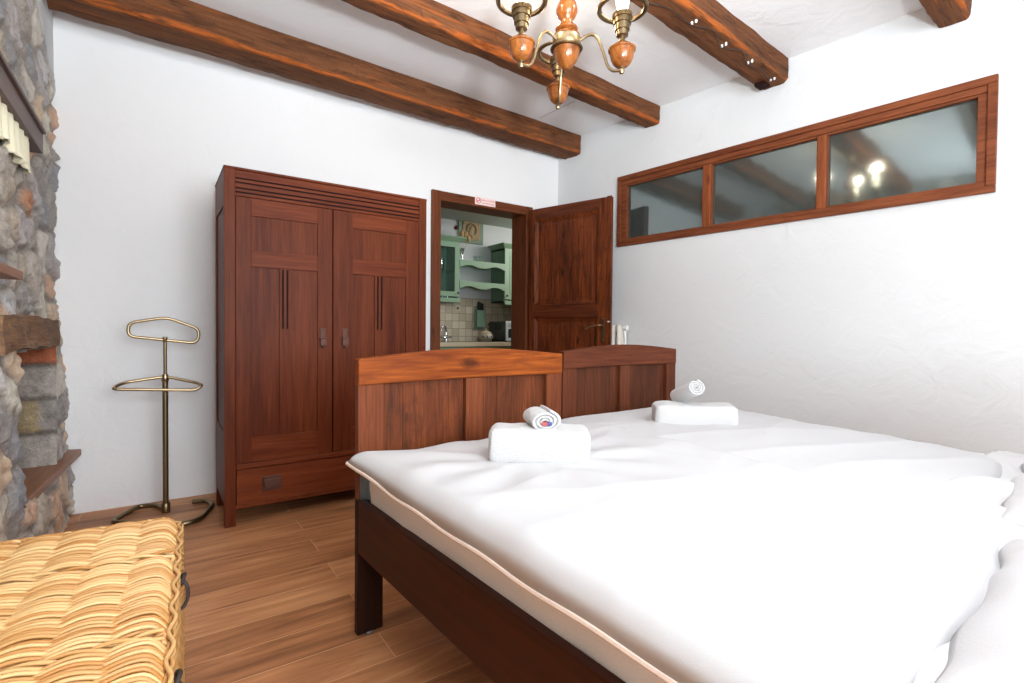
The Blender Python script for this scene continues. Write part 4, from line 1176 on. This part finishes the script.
# things on the shelves
vz = thing('glass_vase', 'slim clear glass vase holding dried flowers on the upper green shelf', 'vase', (3.14,5.60,1.9155))
mb = MB(); mb.lathe([(0,0),(.024,0),(.026,.01),(.018,.05),(.024,.11),(.040,.17),(.037,.17),(.02,.11),(.015,.05),(.02,.012),(0,.012)], (0,0,0), 20); mb.build('vase_body', M_gl2, vz, 0, True)
M_dry = plain('dried_stems', hexc(190,160,110), .8); M_rosed = plain('dried_red_rose', hexc(90,24,34), .8)
fl = thing('dried_flowers', 'bunch of dried flowers with one dark red bloom and pale seed heads in the vase', 'flowers', (3.14,5.60,1.93))
mb = MB(); tips = [(-.09,-.02,.40),(.0,0,.33),(.10,.0,.28),(.07,.02,.34)]
for q in tips: mb.tube(curve([(0,0,0),(q[0]*.25,q[1]*.2,q[2]*.45),q], 6), .0022, 5)
mb.build('stems', M_dry, fl, 0, True)
mb = MB(); bm = mb.bm; bmesh.ops.create_icosphere(bm, subdivisions=3, radius=.026, matrix=Matrix.Translation(tips[0]))
for v in bm.verts: v.co += (v.co-Vector(tips[0]))*noise.noise(v.co*60)*.5
mb.build('red_bloom', M_rosed, fl, 0, True)
for q in tips[1:]:
    mb = MB(); bmesh.ops.create_icosphere(mb.bm, subdivisions=3, radius=.03, matrix=Matrix.Translation(q) @ Matrix.Diagonal((.8,.8,1.4,1)))
    for v in mb.bm.verts: v.co += (v.co-Vector(q))*noise.noise(v.co*70)*.6
    mb.build('seed_head', M_dry, fl, 0, True)
mb = MB(); mb.lathe([(0,0),(.04,0),(.046,.01),(.055,.085),(.06,.09),(.05,.088),(.04,.014),(0,.012)], (0,0,0), 24)
o = mb.build('glass_bowl', M_gl2, None, 0, True); o.location = (3.37,5.60,1.9155); tag(o, 'clear glass bowl on the upper green kitchen shelf', 'bowl')
mb = MB(); mb.box(-.03, .03, -.02, .02, 0, .02); o = mb.build('small_box', M_black, None, .005); o.location = (3.62,5.6,1.6555); tag(o, 'small dark box on the lower green kitchen shelf', 'box')
# wall relief: generic gilded centre on a green board
wr_ = thing('wall_plaque', 'square green-framed plaque with an ornate golden relief high on the kitchen wall', 'plaque', (3.182,KY-.02,2.19))
M_gold = plain('faded_gold_relief', hexc(158,136,100), .6, .1, 1., 30); M_plq = plain('plaque_green', hexc(120,140,118), .6); M_goldd = plain('plaque_brown', hexc(132,108,78), .6)
mb = MB(); mb.box(0, .37, -.004, .02, 0, .33); mb.build('plaque_board', M_plq, wr_, .004)
mb = MB(); mb.box(.055, .315, -.012, -.003, .045, .285); mb.build('relief_ground', M_gold, wr_, .006)
mb = MB(); mb.tube([(.185+.07*math.cos(t/24*2*PI), -.015, .175+.075*math.sin(t/24*2*PI)) for t in range(24)], .009, 8, True); mb.build('relief_ring', M_goldd, wr_, 0, True)
mb = MB(); 
for (x, z, r) in ((.185,.19,.035),(.17,.13,.04),(.20,.10,.035),(.08,.26,.016),(.29,.26,.016),(.08,.07,.016),(.29,.07,.016)):
    bmesh.ops.create_uvsphere(mb.bm, u_segments=12, v_segments=8, radius=r, matrix=Matrix.Translation((x,-.012,z)) @ Matrix.Diagonal((1,.35,1.1,1)))
mb.each('relief_ornament', M_gold, wr_, 0, True)
# base units and worktop
bu = thing('base_cabinet', 'light green kitchen base cabinet under the cream worktop', 'cabinet', (2.0,5.20,0))
mb = MB(); mb.box(0, 2.9, .03, .57, .1, .865); mb.box(0, 2.9, .08, .55, 0, .1); mb.build('carcass', M_green, bu)
for k in range(6):
    a = k*.483; mb = MB(); mb.box(a+.003, a+.48, .008, .03, .70, .855); dr = mb.build('drawer', M_greenl, bu, .003)
    mb = MB(); mb.lathe([(0,-.01),(.012,-.006),(.012,0)], (0,0,0), 10, Matrix.Translation((a+.24,.0,.78)) @ Matrix.Rotation(PI/2, 4, 'X')); mb.build('knob', M_black, dr)
    mb = MB(); mb.box(a+.003, a+.48, .008, .03, .11, .69); mb.build('door', M_greenl, bu, .003)
wt = thing('worktop', 'dark kitchen worktop with a thick cream front edge', 'worktop', (2.0,5.18,.866))
mb = MB(); mb.box(0, 2.9, .02, .588, 0, .05); mb.build('slab', M_wtop, wt)
mb = MB(); mb.box(0, 2.9, 0, .02, 0, .052); mb.build('front_edge', M_cream, wt, .004)
ZW = .9165
fc = thing('kitchen_tap', 'chrome kitchen mixer tap with two cross handles at the worktop back', 'tap', (2.95,5.64,ZW))
mb = MB(); mb.lathe([(.03,0),(.03,.012),(.016,.02),(.014,.06),(.018,.08)], (0,0,0), 16); mb.build('tap_body', M_chrome, fc, 0, True)
mb = MB(); mb.tube(curve([(0,0,.07),(0,0,.14),(-.02,-.01,.185),(-.06,-.03,.19),(-.085,-.045,.16),(-.088,-.047,.13)], 6), .010, 10); mb.build('spout', M_chrome, fc, 0, True)
for s in (-1, 1):
    mb = MB(); mb.tube([(0,0,.045),(s*.045,0,.055)], .009, 8); mb.lathe([(.02,0),(.024,.008),(.024,.02),(0,.03)], (s*.05,0,.045), 12); mb.build('tap_handle', M_chrome, fc, 0, True)
kb = thing('knife_block', 'narrow green wall-mounted knife holder on the kitchen tiles', 'knife block', (3.44,KY-.075,1.10))
mb = MB(); mb.hexa([(0,0,0),(.115,0,0),(.115,.062,-.0),(0,.062,0),(0,.0,.22),(.115,0,.22),(.115,.062,.24),(0,.062,.24)]); mb.build('holder', M_green, kb, .004)
mb = MB(); mb.box(-.012, .127, .045, .062, -.025, .27); mb.build('back_board', M_green, kb, .003)
for k in range(3):
    mb = MB(); mb.box(.02+k*.03, .042+k*.03, .01, .04, .22, .335-.01*k); mb.build('knife_handle', M_black, kb, .003)
jr = thing('ceramic_tureen', 'round cream ceramic pot with lid and small blue flowers on the worktop', 'pot', (3.44,5.50,ZW))
M_cer = plain('cream_ceramic', hexc(206,192,166), .3); M_blue = plain('blue_glaze', hexc(70,90,140), .4)
mb = MB(); mb.lathe([(0,0),(.055,0),(.06,.006),(.085,.03),(.097,.06),(.092,.085),(.075,.103),(.07,.106)], (0,0,0), 28); mb.build('pot_body', M_cer, jr, 0, True)
mb = MB(); mb.lathe([(.078,.104),(.076,.112),(.05,.128),(.015,.137),(.008,.142),(.014,.15),(.012,.16),(0,.164)], (0,0,0), 28); mb.build('lid', M_cer, jr, 0, True)
for a in (-2.4, -1.9, -1.2, -.7):
    mb = MB(); bmesh.ops.create_icosphere(mb.bm, subdivisions=2, radius=.011, matrix=Matrix.Translation((.095*math.cos(a), .095*math.sin(a), .062)) @ Matrix.Diagonal((1,1,1,1))); mb.build('painted_flower', M_blue, jr, 0, True)
mw = thing('microwave', 'silver and dark microwave oven on the right of the worktop', 'microwave', (3.637,5.33,ZW))
M_mwg = plain('microwave_grey', hexc(96,98,96), .4, .5); M_mww = plain('microwave_white', hexc(214,220,222), .35); M_mwd = plain('microwave_door_glass', hexc(36,52,52), .12)
mb = MB(); mb.box(0, .46, .02, .40, .012, .262); mb.build('case', M_mwg, mw, .006)
mb = MB(); mb.box(0, .46, 0, .02, .012, .262); fr_ = mb.build('front_panel', M_mww, mw, .004)
mb = MB(); mb.box(.035, .31, -.004, .002, .05, .165); mb.build('door_window', M_mwd, mw, .003)
mb = MB(); mb.box(.035, .31, -.003, .002, .185, .24); mb.build('display', plain('display_grey', hexc(170,180,184), .3), mw, .002)
mb = MB()
for k in range(5): mb.box(-.0015, .001, .12+k*.03, .132+k*.03, .15, .23)
mb.build('vent', M_black, mw)
mb = MB()
for x in (.04, .42): mb.lathe([(.014,0),(.014,.013)], (x,.06,0), 10); mb.lathe([(.014,0),(.014,.013)], (x,.36,0), 10)
mb.each('foot', M_black, mw)
for (x, z, lb) in ((3.177,1.34,'cream wall socket on the kitchen tiles above the tap'), (3.655,1.14,'cream wall socket on the kitchen tiles beside the microwave')):
    t = thing('wall_socket', lb, 'socket', (x, KY-.012, z))
    mb = MB(); mb.box(-.038, .038, -.008, 0, -.038, .038); mb.build('socket_plate', M_cream, t, .004)
    mb = MB(); mb.lathe([(.02,0),(.02,.004),(.014,.001)], (0,0,0), 16, Matrix.Translation((0,-.008,0)) @ Matrix.Rotation(PI/2, 4, 'X')); mb.build('socket_well', plain('socket_grey', hexc(120,110,94), .5), t)

# ------------------------------------------------------------------ light
def area(name, loc, target, sx, sy, e, col=(1,1,1)):
    ld = bpy.data.lights.new(name, 'AREA'); ld.shape = 'RECTANGLE'; ld.size = sx; ld.size_y = sy; ld.energy = e; ld.color = col
    o = bpy.data.objects.new(name, ld); C.objects.link(o); o.location = loc
    o.rotation_euler = (Vector(target)-Vector(loc)).to_track_quat('-Z', 'Y').to_euler(); return o
wl = area('added_rear_fill', ((RX0+RX1)/2, YR-.05, (RZ0+RZ1)/2), ((RX0+RX1)/2, 3.0, 2.3), RX1-RX0-.1, RZ1-RZ0-.1, 115, (.88,.95,1))  # area light added in the made-up rear window to brighten the room
# flash turned up to the ceiling behind the camera
fl_ = bpy.data.lights.new('ceiling_bounce_flash', 'SPOT'); fl_.energy = 470; fl_.color = (.86,.94,1); fl_.spot_size = math.radians(120); fl_.spot_blend = 1.; fl_.shadow_soft_size = .12
fo = bpy.data.objects.new('ceiling_bounce_flash', fl_); C.objects.link(fo); fo.location = (.25,-.45,1.45)
fo.rotation_euler = (Vector((.75,.45,2.82))-Vector(fo.location)).to_track_quat('-Z', 'Y').to_euler()
area('kitchen_fill', (4.4,4.6,2.3), (3.2,5.5,1.2), 1.2, .8, 22, (1,.97,.92))  # unseen fill light that brightens the kitchen
ww = bpy.data.worlds.new('world'); bpy.context.scene.world = ww; ww.use_nodes = True
ww.node_tree.nodes['Background'].inputs[0].default_value = (.85,.92,1,1); ww.node_tree.nodes['Background'].inputs[1].default_value = 1.

s = bpy.context.scene
s.view_settings.view_transform = 'Standard'; s.view_settings.look = 'None'; s.view_settings.gamma = 1; s.view_settings.use_curve_mapping = False
s.view_settings.exposure = 0.42
s.cycles.use_denoising = True
s.cycles.max_bounces = 10; s.cycles.diffuse_bounces = 6; s.cycles.transparent_max_bounces = 12
s.cycles.sample_clamp_indirect = 6; s.cycles.caustics_reflective = False; s.cycles.caustics_refractive = False
